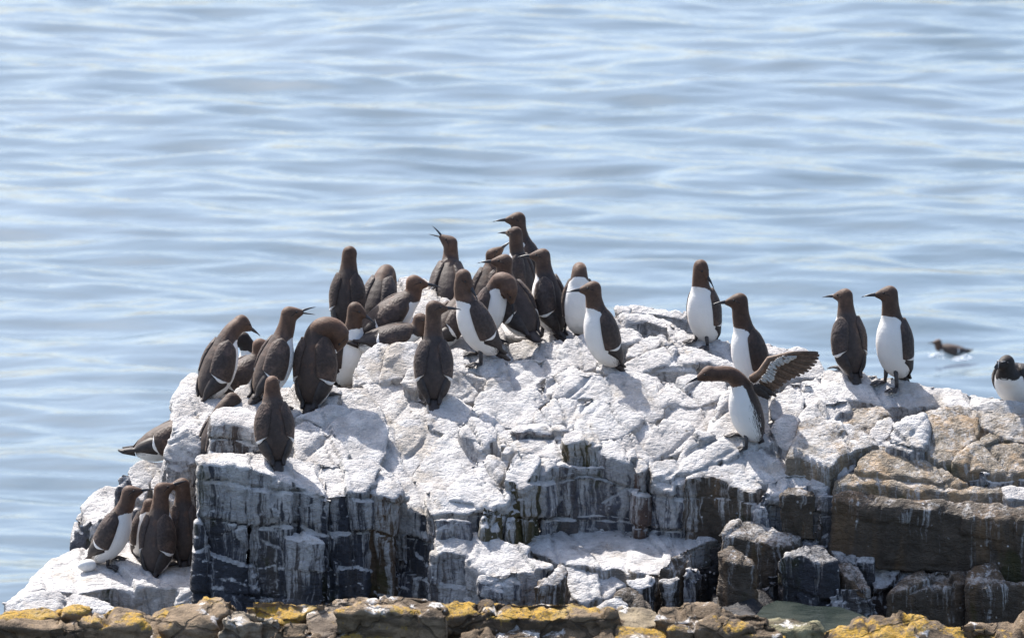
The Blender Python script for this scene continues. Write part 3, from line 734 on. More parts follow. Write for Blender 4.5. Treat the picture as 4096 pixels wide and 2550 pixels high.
blk('R6', [(1715, 290), (1760, 238), (1960, 233), (2180, 258), (2210, 290), (2050, 370), (1955, 375), (1830, 312)], -2.85, 52, 0, tint=ST, g=0.92, **LS)
blk('R6', [(1905, 460), (1930, 402), (2010, 372), (2145, 400), (2115, 475), (1990, 490)], -3.05, 48, 0, tint=SB, g=0.55, **LS)
blk('R6', [(1845, 525), (1860, 490), (1900, 470), (1960, 500), (1980, 525)], -3.2, 45, 0, tint=SB, g=0.2, **LS)
blk('R6', [(2000, 525), (2050, 460), (2130, 430), (2210, 480), (2200, 525)], -3.15, 45, 0, tint=ST, g=0.2, **LS)
blk('R6', [(2105, 420), (2140, 322), (2220, 272), (2429, 245), (2560, 270), (2500, 420), (2380, 440), (2200, 500)], -2.95, 54, 0, tint=(0.27, 0.22, 0.17), g=0.4, **LS)
blk('R6', [(2180, 262), (2240, 245), (2280, 255), (2240, 280), (2190, 285)], -2.8, 55, 0, tint=ST, g=0.3, **LS)
blk('R1', [(975, 1460), (1030, 1412), (1200, 1398), (1220, 1430), (1100, 1452)], -2.75, 58, 0, tint=ST, g=0.45, **LS)
blk('R1', [(1040, 1520), (1090, 1470), (1300, 1450), (1540, 1470), (1560, 1520)], -3.05, 54, 0, tint=ST, g=0.9, **LS)
blk('R1', [(1205, 1450), (1230, 1410), (1400, 1388), (1650, 1408), (1700, 1450), (1600, 1480), (1400, 1470)], -2.85, 62, 0, tint=ST, g=0.3, **LS)
blk('R1', [(1540, 1520), (1620, 1470), (1730, 1450), (1740, 1520)], -3.05, 52, 0, tint=ST, g=0.5, **LS)
blk('R3', [(110, 1340), (135, 1250), (180, 1098), (400, 1105), (600, 1110), (1000, 1108), (1190, 1150), (1320, 1215), (1290, 1240), (1100, 1240), (830, 1240), (600, 1230), (340, 1210), (200, 1230)], -2.95, 58, 0, tint=SB, g=0.82, **LS)
blk('R3', [(90, 1390), (300, 1335), (480, 1300), (640, 1258), (750, 1262), (840, 1310), (880, 1410), (100, 1410)], -3.15, 52, 0, tint=SB, g=0.35, **LS)
blk('R3', [(800, 1280), (900, 1255), (1150, 1275), (1420, 1285), (1450, 1340), (1300, 1365), (900, 1410)], -3.1, 50, 0, tint=SB, g=0.3, **LS)
blk('R3', [(-20, 1200), (120, 1160), (140, 1240), (100, 1300), (-20, 1300)], -3.0, 52, 0, tint=ST, g=0.3, **LS)
blk('R3', [(-20, 1300), (100, 1310), (100, 1410), (-20, 1410)], -3.15, 52, 0, tint=(0.3, 0.27, 0.23), g=0.15, **LS)
blk('R3', [(1290, 1240), (1330, 1200), (1500, 1188), (1780, 1212), (1740, 1290), (1640, 1335), (1450, 1340), (1420, 1290)], -2.85, 66, 0, tint=(0.26, 0.21, 0.14), g=0.45, **LS)
blk('R3', [(1740, 1260), (1790, 1168), (1900, 1152), (2200, 1178), (2500, 1215), (2480, 1270), (2300, 1260), (2100, 1280), (1850, 1280)], -2.9, 52, 0, tint=SB, g=0.35, **LS)
blk('R3', [(1840, 1330), (1860, 1280), (2100, 1275), (2330, 1255), (2600, 1300), (2600, 1350), (2200, 1350)], -3.0, 54, 0, tint=SB, g=0.65, **LS)
blk('R3', [(980, 1410), (1400, 1342), (1700, 1335), (2100, 1350), (2600, 1360), (2620, 1410)], -3.15, 52, 0, tint=SB, g=0.82, **LS)
blk('R5', [(100, 1310), (200, 1295), (400, 1340), (600, 1365), (740, 1398), (640, 1440), (400, 1420), (150, 1370)], -2.9, 64, 0, tint=(0.22, 0.2, 0.12), g=0.25, **LS)
blk('R5', [(90, 1480), (250, 1440), (460, 1455), (580, 1520), (90, 1520)], -3.1, 50, 0, tint=SB, g=0.95, **LS)
blk('R5', [(590, 1500), (720, 1470), (850, 1440), (980, 1400), (1060, 1355), (1160, 1328), (1400, 1343), (1800, 1388), (2100, 1408), (2225, 1455), (2250, 1520), (590, 1520)], -3.05, 48, 0, tint=SB, g=0.95, **LS)
blk('R5', [(1960, 1400), (2100, 1358), (2430, 1350), (2430, 1520), (2250, 1510), (2200, 1450)], -2.9, 55, 0, tint=SB, g=0.25, **LS)



def block_geometry(b):
    n = Vector((math.sin(b['az']) * math.cos(b['E']), -math.cos(b['az']) * math.cos(b['E']), math.sin(b['E'])))
    ref = max(b['pts'], key=lambda q: q[1])
    P0 = at(ref[0], ref[1], b['y'])
    top = []
    for px, py in b['pts']:
        d = ray(px, py)
        k = (P0 - CAM).dot(n) / d.dot(n)
        top.append(CAM + d * k)
    c = sum(top, Vector()) / len(top)
    bot = [c + (p - c) * b['flare'] + b['d'] * b['drop'] for p in top]
    b['n'], b['P0'], b['top'], b['c'] = n, P0, top, c
    bm = bmesh.new()
    vt = [bm.verts.new(p) for p in top]
    vb = [bm.verts.new(p) for p in bot]
    N_ = len(top)
    bm.faces.new(vt)
    bm.faces.new(vb[::-1])
    for i in range(N_):
        j = (i + 1) % N_
        bm.faces.new((vt[i], vb[i], vb[j], vt[j]))
    bmesh.ops.recalc_face_normals(bm, faces=bm.faces)
    bmesh.ops.triangulate(bm, faces=bm.faces)
    me = bpy.data.meshes.new('rock_block')
    bm.to_mesh(me)
    bm.free()
    return me


JOINTS = [(Vector((0.74, -0.12, 0.66)).normalized(), 0.22, 0), (Vector((-0.36, -0.30, 0.88)).normalized(), 0.19, 1), (Vector((0.86, 0.42, -0.30)).normalized(), 0.30, 2)]


def roughen(me, b, seed):
    co, e = mesh_arrays(me)
    co = smooth_co(co, e, b['sm'])
    set_co(me, co)
    nr = normals(me)
    a = b['amp']
    w1, w2 = perlin(co * 4.5, 5), perlin(co * 4.5 + 9.1, 6)
    cw = co + np.stack([w1, w2, w1 - w2], 1) * 0.022
    k_ = 1.0 if b['kind'] == 'crag' else 1.5
    part = perlin(co * 6.0 + 2.2, 60)
    disp = np.zeros(len(co))
    # two generations of joints: each cell a slightly tilted facet, the joints open as grooves
    for gen, (scale, tilt, stp, dep, wid, keep) in enumerate(((1.0, 0.075, 0.013, 0.015, 0.0055, 0.36), (0.30, 0.05, 0.003, 0.006, 0.0040, 0.76))):
        ids, fr, groove = [], [], np.zeros(len(co))
        for jn, sp, k in JOINTS:
            sp = sp * scale * k_
            q = cw @ np.array(jn) / sp + 13.37 * (k + 1) + gen * 5.1
            f = np.floor(q)
            t = q - f
            dd = np.minimum(t, 1 - t) * sp
            on = hash01(f + (t > 0.5), np.zeros_like(f), np.full_like(f, k + 7 * gen), 3) > keep
            groove = np.maximum(groove, np.exp(-(dd / wid) ** 2) * on * np.clip(0.75 + 1.6 * part * (1 if k != 1 else -1), 0, 1))
            ids.append(f)
            fr.append((t - 0.5) * sp)
        c0 = hash01(ids[0], ids[1], ids[2], 1 + 50 * gen) - 0.5
        disp += stp * c0
        for k in range(3):
            disp += fr[k] * tilt * 2 * (hash01(ids[0], ids[1], ids[2], 11 + k + 50 * gen) - 0.5)
        disp -= dep * groove
    disp *= b['step'] * (0.3 + 0.7 * np.clip(nr[:, 2] * 1.6, 0, 1))
    # steep faces: upright columns cut by bedding, each panel set in or out
    steep = 1 - np.clip(np.abs(nr[:, 2]) * 1.8, 0, 1)
    ids, gr = [], np.zeros(len(co))
    for k, (jn, sp) in enumerate(((Vector((.94, .34, .06)), .095), (Vector((.12, .10, .98)), .15), (Vector((.35, -.93, .1)), .21))):
        q = (co + np.stack([w1, w2, w2], 1) * 0.03) @ np.array(jn.normalized()) / (sp * k_) + 3.3 * k
        f = np.floor(q)
        t = q - f
        on = hash01(f + (t > .5), np.zeros_like(f), np.full_like(f, k), 9) > .35
        gr = np.maximum(gr, np.exp(-(np.minimum(t, 1 - t) * sp / .0065) ** 2) * on)
        ids.append(f)
    if b['tint'] in (TAN, BROWN):
        steep = steep * 0.4
    disp += steep * (0.026 * (hash01(ids[0], ids[1], ids[2], 71) - .5) - 0.011 * gr + 0.010 * perlin(co * np.array([11, 11, 5.0]), 83))
    disp += 0.010 * fbm(co * np.array([4.2, 4.2, 2.6]), 2, 21) + 0.0040 * perlin(co * np.array([15.0, 15.0, 8.0]), 31)
    # wrinkled bedding lines
    rid = np.abs(perlin(co @ BED.T, 77))
    disp += (0.006 if b['kind'] == 'crag' else 0.012) * (0.35 - rid)
    disp += 0.0022 * perlin(co * 42.0, 91)
    co = co + nr * (disp * a)[:, None]
    set_co(me, co)
    n, P0 = b['n'], b['P0']
    zt = P0.z - (n.x * (co[:, 0] - P0.x) + n.y * (co[:, 1] - P0.y)) / max(n.z, 0.15)
    # steep faces count as running down from their upper rim
    if b['E'] < R(30):
        zt = np.full(len(co), max(p.z for p in b['top']))
    add_attr(me, 'drop', np.clip(zt - co[:, 2], 0, 3))
    shade_smooth(me)


BED = np.array([[7.0, 2.0, 1.5], [-2.0, 9.0, 3.0], [9.0, -8.0, 30.0]])
raw = [(block_geometry(b), b['vox']) for b in BLOCKS]
fine = remesh_all(raw)
for i, (b, me) in enumerate(zip(BLOCKS, fine)):
    b['me'] = me
    roughen(me, b, i)


POOL_Z = at(3260, 2440, -0.50).z


# core: solid ground under and behind the blocks, down to the sea
def build_core():
    st = 0.03
    xs = np.arange(-4.2, 5.2, st)
    ys = np.arange(-6.0, 9.0, st)
    X, Y = np.meshgrid(xs, ys)
    Z = np.full(X.shape, np.nan)
    for b in BLOCKS:
        if b['kind'] != 'crag' or b['E'] < R(30):
            continue
        poly = [(p.x, p.y) for p in b['top']]
        inside = np.zeros(X.shape, bool)
        j = len(poly) - 1
        for i in range(len(poly)):
            xi, yi = poly[i]
            xj, yj = poly[j]
            if yi != yj:
                inside ^= ((yi > Y) != (yj > Y)) & (X < (xj - xi) * (Y - yi) / (yj - yi) + xi)
            j = i
        for sh, axis in ((2, 0), (3, 0), (-1, 0), (2, 1), (-2, 1)):
            inside = inside & np.roll(inside, sh, axis=axis)
        n, P0 = b['n'], b['P0']
        z = P0.z - (n.x * (X - P0.x) + n.y * (Y - P0.y)) / n.z - 0.075
        Z = np.where(inside & (np.isnan(Z) | (z > Z)), z, Z)
    px_ = at(3260, 2440, -0.5).x
    ny, nx = Z.shape
    out = np.full(Z.shape, np.nan)
    for c in range(nx):
        col = Z[:, c]
        ok = np.where(~np.isnan(col))[0]
        if len(ok) < 3:
            continue
        base = POOL_Z + 0.03 - 0.10 * math.exp(-((xs[c] - px_) / 0.26) ** 2) - 0.5 * min(1, max(0, abs(xs[c] - px_) - 0.42) * 4)
        r = np.full(ny, base)
        f, l = ok[0], ok[-1]
        last = f
        for k in range(f, l + 1):
            if not np.isnan(col[k]):
                r[k] = col[k]
                last = k
            else:
                nxt = k + np.argmax(~np.isnan(col[k:]))
                r[k] = min(col[last], col[nxt]) - 0.04
        r[:f + 4] = base
        t = (ys[l + 1:] - ys[l])
        r[l + 1:] = r[l] - 0.10 - 0.35 * t - 0.45 * t * t
        out[:, c] = r
    good = np.where(~np.isnan(out[0]))[0]
    lo, hi = good[0], good[-1]
    for c in range(nx):
        if np.isnan(out[0, c]):
            k = lo if c < lo else (hi if c > hi else good[np.argmin(abs(good - c))])
            dd = abs(xs[c] - xs[k])
            out[:, c] = out[:, k] - (dd * 2.5 if c < lo else dd * 0.4)
    # keep only the body clear of the water at the far left
    k = np.array([0.25, 0.5, 0.25])
    sm = out.copy()
    for _ in range(1):
        sm = np.apply_along_axis(lambda v: np.convolve(np.pad(v, 1, 'edge'), k, 'valid'), 1, sm)
    out = np.minimum(out, sm)
    front = np.clip((-1.0 - Y), 0, None)
    out = out - 0.10 * front
    P = np.stack([X.ravel(), Y.ravel(), np.maximum(out.ravel(), SEA_Z - 1.0)], 1)
    P[:, 2] += 0.035 * fbm(P * 6, 4, 5) + 0.02 * np.abs(fbm(P * 17, 3, 15))
    idx = np.arange(nx * ny).reshape(ny, nx)
    F = np.stack([idx[:-1, :-1].ravel(), idx[:-1, 1:].ravel(), idx[1:, 1:].ravel(), idx[1:, :-1].ravel()], 1)
    me = bpy.data.meshes.new('rock_outcrop')
    me.from_pydata(P.tolist(), [], F.tolist())
    me.update()
    add_attr(me, 'drop', np.full(len(P), 0.4))
    shade_smooth(me)
    o = link('rock_outcrop', me, ROCK)
    o['kind'] = 'structure'
    o.color = (0.05, 0.048, 0.05, 0.0)
    return o


OUTCROP = build_core()
FRONT = empty('foreground_rocks', (0, -3.2, -1.9))
FRONT['kind'] = 'structure'
bpy.context.view_layer.update()
for b in BLOCKS:
    par = OUTCROP if b['kind'] == 'crag' else FRONT
    o = link('rock_block' if b['kind'] == 'crag' else 'stone', b['me'], ROCK if b['kind'] == 'crag' else LICHEN, par)
    o.matrix_parent_inverse = par.matrix_world.inverted()
    o.color = tuple(b['tint']) + (b['g'],)
    if b['label']:
        o['label'] = b['label']
    b['obj'] = o

# everything a bird can stand on
_v, _f = [], []
for b in BLOCKS:
    if b['kind'] != 'crag':
        continue
    k = len(_v)
    _v += [v.co.copy() for v in b['me'].vertices]
    _f += [tuple(i + k for i in p.vertices) for p in b['me'].polygons]
BVH = BVHTree.FromPolygons(_v, _f)
del _v, _f
# ---------------------------------------------------------------- tide pool between the shore stones and the crag
def build_pool():
    c = at(3250, 2446, -0.55)
    n = 28
    pts = []
    for i in range(n):
        a = 2 * math.pi * i / n
        r = 1 + 0.12 * math.sin(3 * a + 1) + 0.06 * math.sin(7 * a)
        pts.append((c.x + 0.27 * r * math.cos(a), c.y - 0.45 + 0.64 * r * math.sin(a), c.z))
    me = bpy.data.meshes.new('tide_pool')
    me.from_pydata(pts, [], [list(range(n))])
    me.update()
    o = link('tide_pool', me, POOL)
    o['kind'] = 'structure'


build_pool()
# ---------------------------------------------------------------- birds
def feather_material(name, head, back, belly_c=(0.80, 0.785, 0.765), sheen=0.2):
    m = N(name)
    tc = m.n('ShaderNodeTexCoord').outputs['Object']
    belly, headn, along = m.attr('belly'), m.attr('headness'), m.attr('along')
    fine = m.noise(tc, 150.0, 3, 0.6)
    mid = m.noise(tc, 34.0, 3, 0.6)
    # dark strokes on the flank, along the body
    cx = m.n('ShaderNodeCombineXYZ')
    m.put(cx.inputs[0], m.math('MULTIPLY', m.attr('around'), 26.0))
    m.put(cx.inputs[1], m.math('MULTIPLY', along, 7.0))
    stroke = m.noise(cx.outputs[0], 1.0, 3, 0.6)
    edge = m.math('ADD', belly, m.math('MULTIPLY', m.math('SUBTRACT', stroke, 0.52), m.math('MULTIPLY', m.step(along, 0.80, 0.40), 0.20)))
    mask = m.step(edge, -0.0025, 0.0025)
    dark = m.mix(headn, back, head)
    k = m.math('MULTIPLY', m.math('MULTIPLY_ADD', fine, 0.7, 0.65), m.math('MULTIPLY_ADD', mid, 1.3, 0.35))
    comb = m.n('ShaderNodeCombineColor')
    for i in range(3):
        m.put(comb.inputs[i], k)
    mul = m.n('ShaderNodeMix', data_type='RGBA', blend_type='MULTIPLY')
    mul.inputs[0].default_value = 1.0
    mt = m.n('ShaderNodeMix', data_type='RGBA', blend_type='MULTIPLY')
    mt.inputs[0].default_value = 1.0
    m.put(mt.inputs[6], m.mix(m.step(m.noise(tc, 11.0, 3), 0.5, 0.68), dark, tuple(min(1, q * 1.5) for q in head)))
    m.put(mt.inputs[7], m.n('ShaderNodeObjectInfo').outputs['Color'])
    m.put(mul.inputs[6], mt.outputs[2])
    m.put(mul.inputs[7], comb.outputs[0])
    dirt = m.math('MULTIPLY', m.step(along, 0.30, 0.0), m.step(mid, 0.35, 0.65))
    wh = m.mix(m.math('MULTIPLY', dirt, 0.5), belly_c, (0.52, 0.45, 0.38))
    col = m.mix(mask, mul.outputs[2], wh)
    h = m.math('ADD', m.math('MULTIPLY', fine, 0.5), mid)
    return m.bsdf(col, 0.62, m.bump(h, 0.6, 0.005), 0.3, **{'Sheen Weight': sheen, 'Sheen Roughness': 0.35, 'Sheen Tint': (1.0, 0.78, 0.62)})


def wing_material(name, dark):
    m = N(name)
    u, v = m.attr('wing_u'), m.attr('wing_v')
    tc = m.n('ShaderNodeTexCoord').outputs['Object']
    fine = m.noise(tc, 130.0, 3, 0.6)
    cx = m.n('ShaderNodeCombineXYZ')
    m.put(cx.inputs[0], m.math('MULTIPLY', u, 14.0))
    m.put(cx.inputs[1], m.math('MULTIPLY', v, 5.0))
    vo = m.n('ShaderNodeTexVoronoi')
    m.put(vo.inputs['Vector'], cx.outputs[0])
    vo.inputs['Scale'].default_value = 1.0
    k = m.math('MULTIPLY', m.math('MULTIPLY_ADD', fine, 1.0, 0.5), m.math('MULTIPLY_ADD', vo.outputs['Distance'], 0.5, 0.72))
    comb = m.n('ShaderNodeCombineColor')
    for i in range(3):
        m.put(comb.inputs[i], k)
    mul = m.n('ShaderNodeMix', data_type='RGBA', blend_type='MULTIPLY')
    mul.inputs[0].default_value = 1.0
    mt = m.n('ShaderNodeMix', data_type='RGBA', blend_type='MULTIPLY')
    mt.inputs[0].default_value = 1.0
    m.put(mt.inputs[6], m.mix(m.step(m.noise(tc, 16.0, 3), 0.5, 0.66), dark, tuple(q * 1.55 * w for q, w in zip(dark, (1.08, 1, .92)))))
    m.put(mt.inputs[7], m.n('ShaderNodeObjectInfo').outputs['Color'])
    m.put(mul.inputs[6], mt.outputs[2])
    m.put(mul.inputs[7], comb.outputs[0])
    bar = m.step(m.math('ADD', u, m.math('MULTIPLY_ADD', fine, 0.02, -0.01)), 0.925, 0.94)
    bar = m.math('MULTIPLY', bar, m.step(m.math('ABSOLUTE', m.math('ADD', v, 0.1)), 0.95, 0.85))
    col = m.mix(bar, mul.outputs[2], (0.80, 0.785, 0.77))
    return m.bsdf(col, 0.6, m.bump(m.math('ADD', m.math('MULTIPLY', vo.outputs['Distance'], 1.0), m.math('MULTIPLY', fine, 0.4)), 0.55, 0.004), 0.3, **{'Sheen Weight': 0.15, 'Sheen Roughness': 0.35, 'Sheen Tint': (1.0, 0.8, 0.66)})


def plain(name, col, rough, spec=0.4, var=0.5):
    m = N(name)
    tc = m.n('ShaderNodeTexCoord').outputs['Object']
    f = m.noise(tc, 90.0, 3)
    c = m.mix(m.step(f, 0.3, 0.7), tuple(x * (1 - var * .6) for x in col), tuple(min(1, x * (1 + var * .6)) for x in col))
    return m.bsdf(c, rough, m.bump(f, 0.2, 0.002), spec)


HEADC, BACKC, BARK = (0.078, 0.045, 0.031), (0.047, 0.035, 0.031), (0.045, 0.040, 0.040)
M_BODY = feather_material('guillemot_feathers', HEADC, BACKC)
M_WING = wing_material('guillemot_wing', (0.050, 0.037, 0.033))
M_PRIM = plain('flight_feathers', (0.036, 0.028, 0.026), 0.55)
M_RBODY = feather_material('razorbill_feathers', (0.022, 0.016, 0.014), (0.022, 0.018, 0.017), sheen=0.03)
M_RWING = wing_material('razorbill_wing', (0.034, 0.028, 0.026))
M_BILL = plain('dark_bill', (0.030, 0.030, 0.036), 0.32, 0.5, 0.3)
M_EYE = plain('dark_eye', (0.008, 0.007, 0.007), 0.08, 0.6, 0.1)
M_FOOT = plain('webbed_foot', (0.062, 0.056, 0.056), 0.55)
M_WHITE = plain('white_line', (0.75, 0.74, 0.72), 0.6, 0.3, 0.1)
M_LINING = plain('white_wing_lining', (0.52, 0.49, 0.46), 0.65, 0.3, 0.45)
M_BRIM = plain('brown_feather', (0.17, 0.115, 0.083), 0.6, 0.3, 0.5)
M_BRIM2 = plain('dark_brown_feather', (0.115, 0.078, 0.058), 0.6, 0.3, 0.5)

BODY_T = np.array([0, .10, .25, .42, .60, .76, .90, 1.0])
BODY_D = np.array([.018, .041, .060, .068, .068, .060, .047, .038])     # half depth, back to belly
BODY_W = np.array([.028, .048, .063, .069, .068, .061, .049, .040])     # half width
LB = 0.25


def catmull(pts, n):
    P = [2 * pts[0] - pts[1]] + list(pts) + [2 * pts[-1] - pts[-2]]
    out = []
    segs = len(pts) - 1
    for i in range(n):
        x = i / (n - 1) * segs
        k = min(int(x), segs - 1)
        t = x - k
        a, b, c, d = P[k], P[k + 1], P[k + 2], P[k + 3]
        out.append(0.5 * ((2 * b) + (-a + c) * t + (2 * a - 5 * b + 4 * c - d) * t * t + (-a + 3 * b - 3 * c + d) * t ** 3))
    return out


def direction(yaw, pitch):
    return Vector((math.cos(yaw) * math.cos(pitch), math.sin(yaw) * math.cos(pitch), math.sin(pitch)))


class Pose:
    """bp body pitch, bow arch of the body, fat girth, anchor t and height, neck = extra way points past the shoulder,
    np/nl pitch and length of the neck, nyaw its turn, hy/hp turn and pitch of the head against the body"""
    def __init__(s, bp=70, bow=.014, fat=1.0, ta=.32, ha=.085, np=80, nl=.062, nyaw=0, hy=0, hp=0, neck=None, bend=0, nr=.0335):
        s.bp, s.bow, s.fat, s.ta, s.ha = R(bp), bow, fat, ta, ha
        s.hd = direction(R(hy), R(hp))
        ax = Vector((math.cos(s.bp), 0, math.sin(s.bp)))
        ve = Vector((math.sin(s.bp), 0, -math.cos(s.bp)))          # towards the belly
        org = Vector((0, 0, ha)) - ax * (ta * LB)
        s.ax, s.ve = ax, ve
        body = []
        for t in BODY_T:
            b_ = bend * (t - .5) ** 2
            body.append(org + ax * (t * LB) + ve * (bow * math.sin(math.pi * min(1, t * 1.05)) - b_ * .1))
        sh = body[-1]
        if neck:
            nk = [sh + Vector(p) for p in neck]
        else:
            nd = direction(R(nyaw), R(np))
            nk = [sh + (nd * .6 + ax * .4) * (nl * .5), sh + nd * nl]
        ctrl = body + nk
        tv = list(BODY_T) + [1 + (i + 1) * .16 for i in range(len(nk))]
        nn = 44
        s.P = catmull(ctrl, nn)
        segs = len(ctrl) - 1
        s.T = np_interp([i / (nn - 1) * segs for i in range(nn)], list(range(segs + 1)), tv)
        dd = list(BODY_D * fat) + [nr] + [nr - .0025] * (len(nk) - 1)
        ww = list(BODY_W * fat) + [nr] + [nr - .003] * (len(nk) - 1)
        s.D = np_interp(s.T, tv, dd)
        s.W = np_interp(s.T, tv, ww)
        s.head = s.P[-1] + s.hd * .004 + Vector((0, 0, .002))
        # frames
        s.lat, s.dor = [], []
        lat = Vector((0, 1, 0))
        for i in range(nn):
            t = (s.P[min(i + 1, nn - 1)] - s.P[max(i - 1, 0)]).normalized()
            lat = (lat - t * lat.dot(t)).normalized()
            s.lat.append(lat.copy())
            s.dor.append(t.cross(lat).normalized())                # to be pointed to the back below
        for i in range(nn):
            if i == 3:
                flip = s.dor[i].dot(-ve) < 0
        if flip:
            s.dor = [-d for d in s.dor]

    def surf(s, t, th, off=0.0):
        """point on the body skin: t along, th angle from the back line (radians, + to the left side)"""
        k = np_interp1(t, s.T)
        i = max(0, min(int(k), len(s.P) - 2))
        f = k - i
        c = s.P[i].lerp(s.P[i + 1], f)
        if t < 0:
            c = s.P[0] + (s.P[0] - s.P[1]).normalized() * (-t * LB)
        w = s.W[i] * (1 - f) + s.W[i + 1] * f + off
        d = s.D[i] * (1 - f) + s.D[i + 1] * f + off
        return c + s.lat[i] * (w * math.sin(th)) + s.dor[i] * (d * math.cos(th))


def np_interp(x, xp, fp):
    return np.interp(np.array(x, float), np.array(xp, float), np.array(fp, float))


def np_interp1(t, T):
    return float(np.interp(t, T, np.arange(len(T))))


def ring_mesh(rings, cap=True):
    v = [p for r in rings for p in r]
    n = len(rings[0])
    f = []
    for a in range(len(rings) - 1):
        for b in range(n):
            c = (b + 1) % n
            f.append((a * n + b, a * n + c, (a + 1) * n + c, (a + 1) * n + b))
    if cap:
        f.append(tuple(range(n))[::-1])
        f.append(tuple((len(rings) - 1) * n + i for i in range(n)))
    return v, f


def body_raw(po, headlen=1.0):
    rings = []
    n = 20
    for i in range(len(po.P)):
        rings.append([po.P[i] + po.lat[i] * (po.W[i] * math.cos(2 * math.pi * k / n)) + po.dor[i] * (po.D[i] * math.sin(2 * math.pi * k / n)) for k in range(n)])
    v, f = ring_mesh(rings)
    # head: a short tube along the gaze
    hd = po.hd
    side = hd.cross(Vector((0, 0, 1)))
    if side.length < 0.1:
        side = Vector((0, 1, 0))
    side.normalize()
    upv = side.cross(hd).normalized()
    prof = [(-.034, .006, .006), (-.030, .017, .016), (-.022, .026, .024), (-.008, .0325, .0295), (.006, .032, .029), (.020, .0275, .0245), (.034, .0205, .0185), (.046, .0140, .0125), (.056, .0095, .0075)]
    hr = []
    for a, h_, w_ in prof:
        c = po.head + hd * (a * headlen) + upv * (.002 - max(0, a) * .10)
        hr.append([c + side * (w_ * math.cos(2 * math.pi * k / n)) + upv * (h_ * math.sin(2 * math.pi * k / n)) for k in range(n)])
    v2, f2 = ring_mesh(hr)
    k = len(v)
    v += v2
    f += [tuple(i + k for i in q) for q in f2]
    me = bpy.data.meshes.new('body')
    me.from_pydata([tuple(p) for p in v], [], f)
    bm = bmesh.new()
    bm.from_mesh(me)
    bmesh.ops.recalc_face_normals(bm, faces=bm.faces)
    bm.to_mesh(me)
    bm.free()
    return me, side, upv


def finish_body(me, po, razor=False):
    co, e = mesh_arrays(me)
    co = smooth_co(co, e, 7)
    P = np.array([tuple(p) for p in po.P])
    lat = np.array([tuple(p) for p in po.lat])
    dor = np.array([tuple(p) for p in po.dor])
    rad = (po.W + po.D) / 2
    d = np.linalg.norm(co[:, None, :] - P[None], axis=2) - rad[None] * .9
    k = np.argmin(d, axis=1)
    rel = co - P[k]
    cl = np.sum(rel * lat[k], 1)
    cd_ = np.sum(rel * dor[k], 1)
    ang = np.abs(np.arctan2(cl / po.W[k], -cd_ / po.D[k]))           # 0 at the belly line, pi at the back
    t = po.T[k]
    # anything past the shoulder or near the head is brown
    hd = np.linalg.norm(co - np.array(po.head), axis=1)
    lim = 1.02 - 0.16 * (ang / 1.7) ** 2                              # collar: highest at the throat
    s_d = (lim - t) * LB
    wid = np.interp(t, [0, .08, .25, .6, .85, 1.02], [1.15, 1.5, 1.72, 1.75, 1.60, 1.35])
    a_d = (wid - ang) * po.W[k]
    belly = np.minimum(s_d, a_d)
    belly = np.where(hd < .042, np.minimum(belly, -.01), belly)
    set_co(me, co)
    add_attr(me, 'belly', belly)
    add_attr(me, 'headness', np.clip((t - .93) / .16, 0, 1) * 1.0 + (hd < .045) * (t <= .93))
    add_attr(me, 'along', t)
    add_attr(me, 'around', ang)
    shade_smooth(me)


def grid_solid(outer, inner):
    """closed thin shell from two equal point grids"""
    nu, nv = len(outer), len(outer[0])
    v = [p for r in outer for p in r] + [p for r in inner for p in r]
    o = nu * nv
    f = []
    for a in range(nu - 1):
        for b in range(nv - 1):
            q = (a * nv + b, a * nv + b + 1, (a + 1) * nv + b + 1, (a + 1) * nv + b)
            f.append(q)
            f.append(tuple(o + i for i in q[::-1]))
    rim = [(0, b) for b in range(nv)] + [(a, nv - 1) for a in range(1, nu)] + [(nu - 1, b) for b in range(nv - 2, -1, -1)] + [(a, 0) for a in range(nu - 2, 0, -1)]
    for i in range(len(rim)):
        a, b = rim[i]
        c, d = rim[(i + 1) % len(rim)]
        f.append((a * nv + b, o + a * nv + b, o + c * nv + d, c * nv + d))
    return v, f


def make_mesh(name, v, f, recalc=True, smooth=True):
    me = bpy.data.meshes.new(name)
    me.from_pydata([tuple(p) for p in v], [], f)
    if recalc:
        bm = bmesh.new()
        bm.from_mesh(me)
        bmesh.ops.recalc_face_normals(bm, faces=bm.faces)
        bm.to_mesh(me)
        bm.free()
    me.update()
    if smooth:
        shade_smooth(me)
    return me


def wing_mesh(po, side, droop=0.0, lift=0.0):
    nu, nv = 22, 11
    outer, inner, us, vs = [], [], [], []
    for a in range(nu):
        u = a / (nu - 1)
        t = .97 - (.68 + .06 * droop) * u
        shape = min(1, (u / .16 + .02)) ** .6 * min(1, ((1.0 - u) / .12 + .30)) ** .6
        half = R(42) * shape
        cen = R(59 + 14 * u + droop * 22 * u)
        ro, ri = [], []
        for b in range(nv):
            v = b / (nv - 1) * 2 - 1
            # rounded lower end: edges stop earlier
            tt = t + .05 * (v * v) * max(0, u - .6) * 2
            th = side * (cen + v * half)
            bulge = .011 * max(0, 1 - abs(v) ** 2.4) * (.45 + .55 * math.sin(math.pi * min(1, u * 1.1 + .1)))
            lf = lift * u * u
            ro.append(po.surf(tt, th, .0035 + bulge + lf))
            ri.append(po.surf(tt, th, -.004 + lf * .9))
            us.append(u)
            vs.append(v)
        outer.append(ro)
        inner.append(ri)
    v, f = grid_solid(outer, inner)
    me = make_mesh('wing', v, f)
    add_attr(me, 'wing_u', us + us)
    add_attr(me, 'wing_v', vs + vs)
    return me


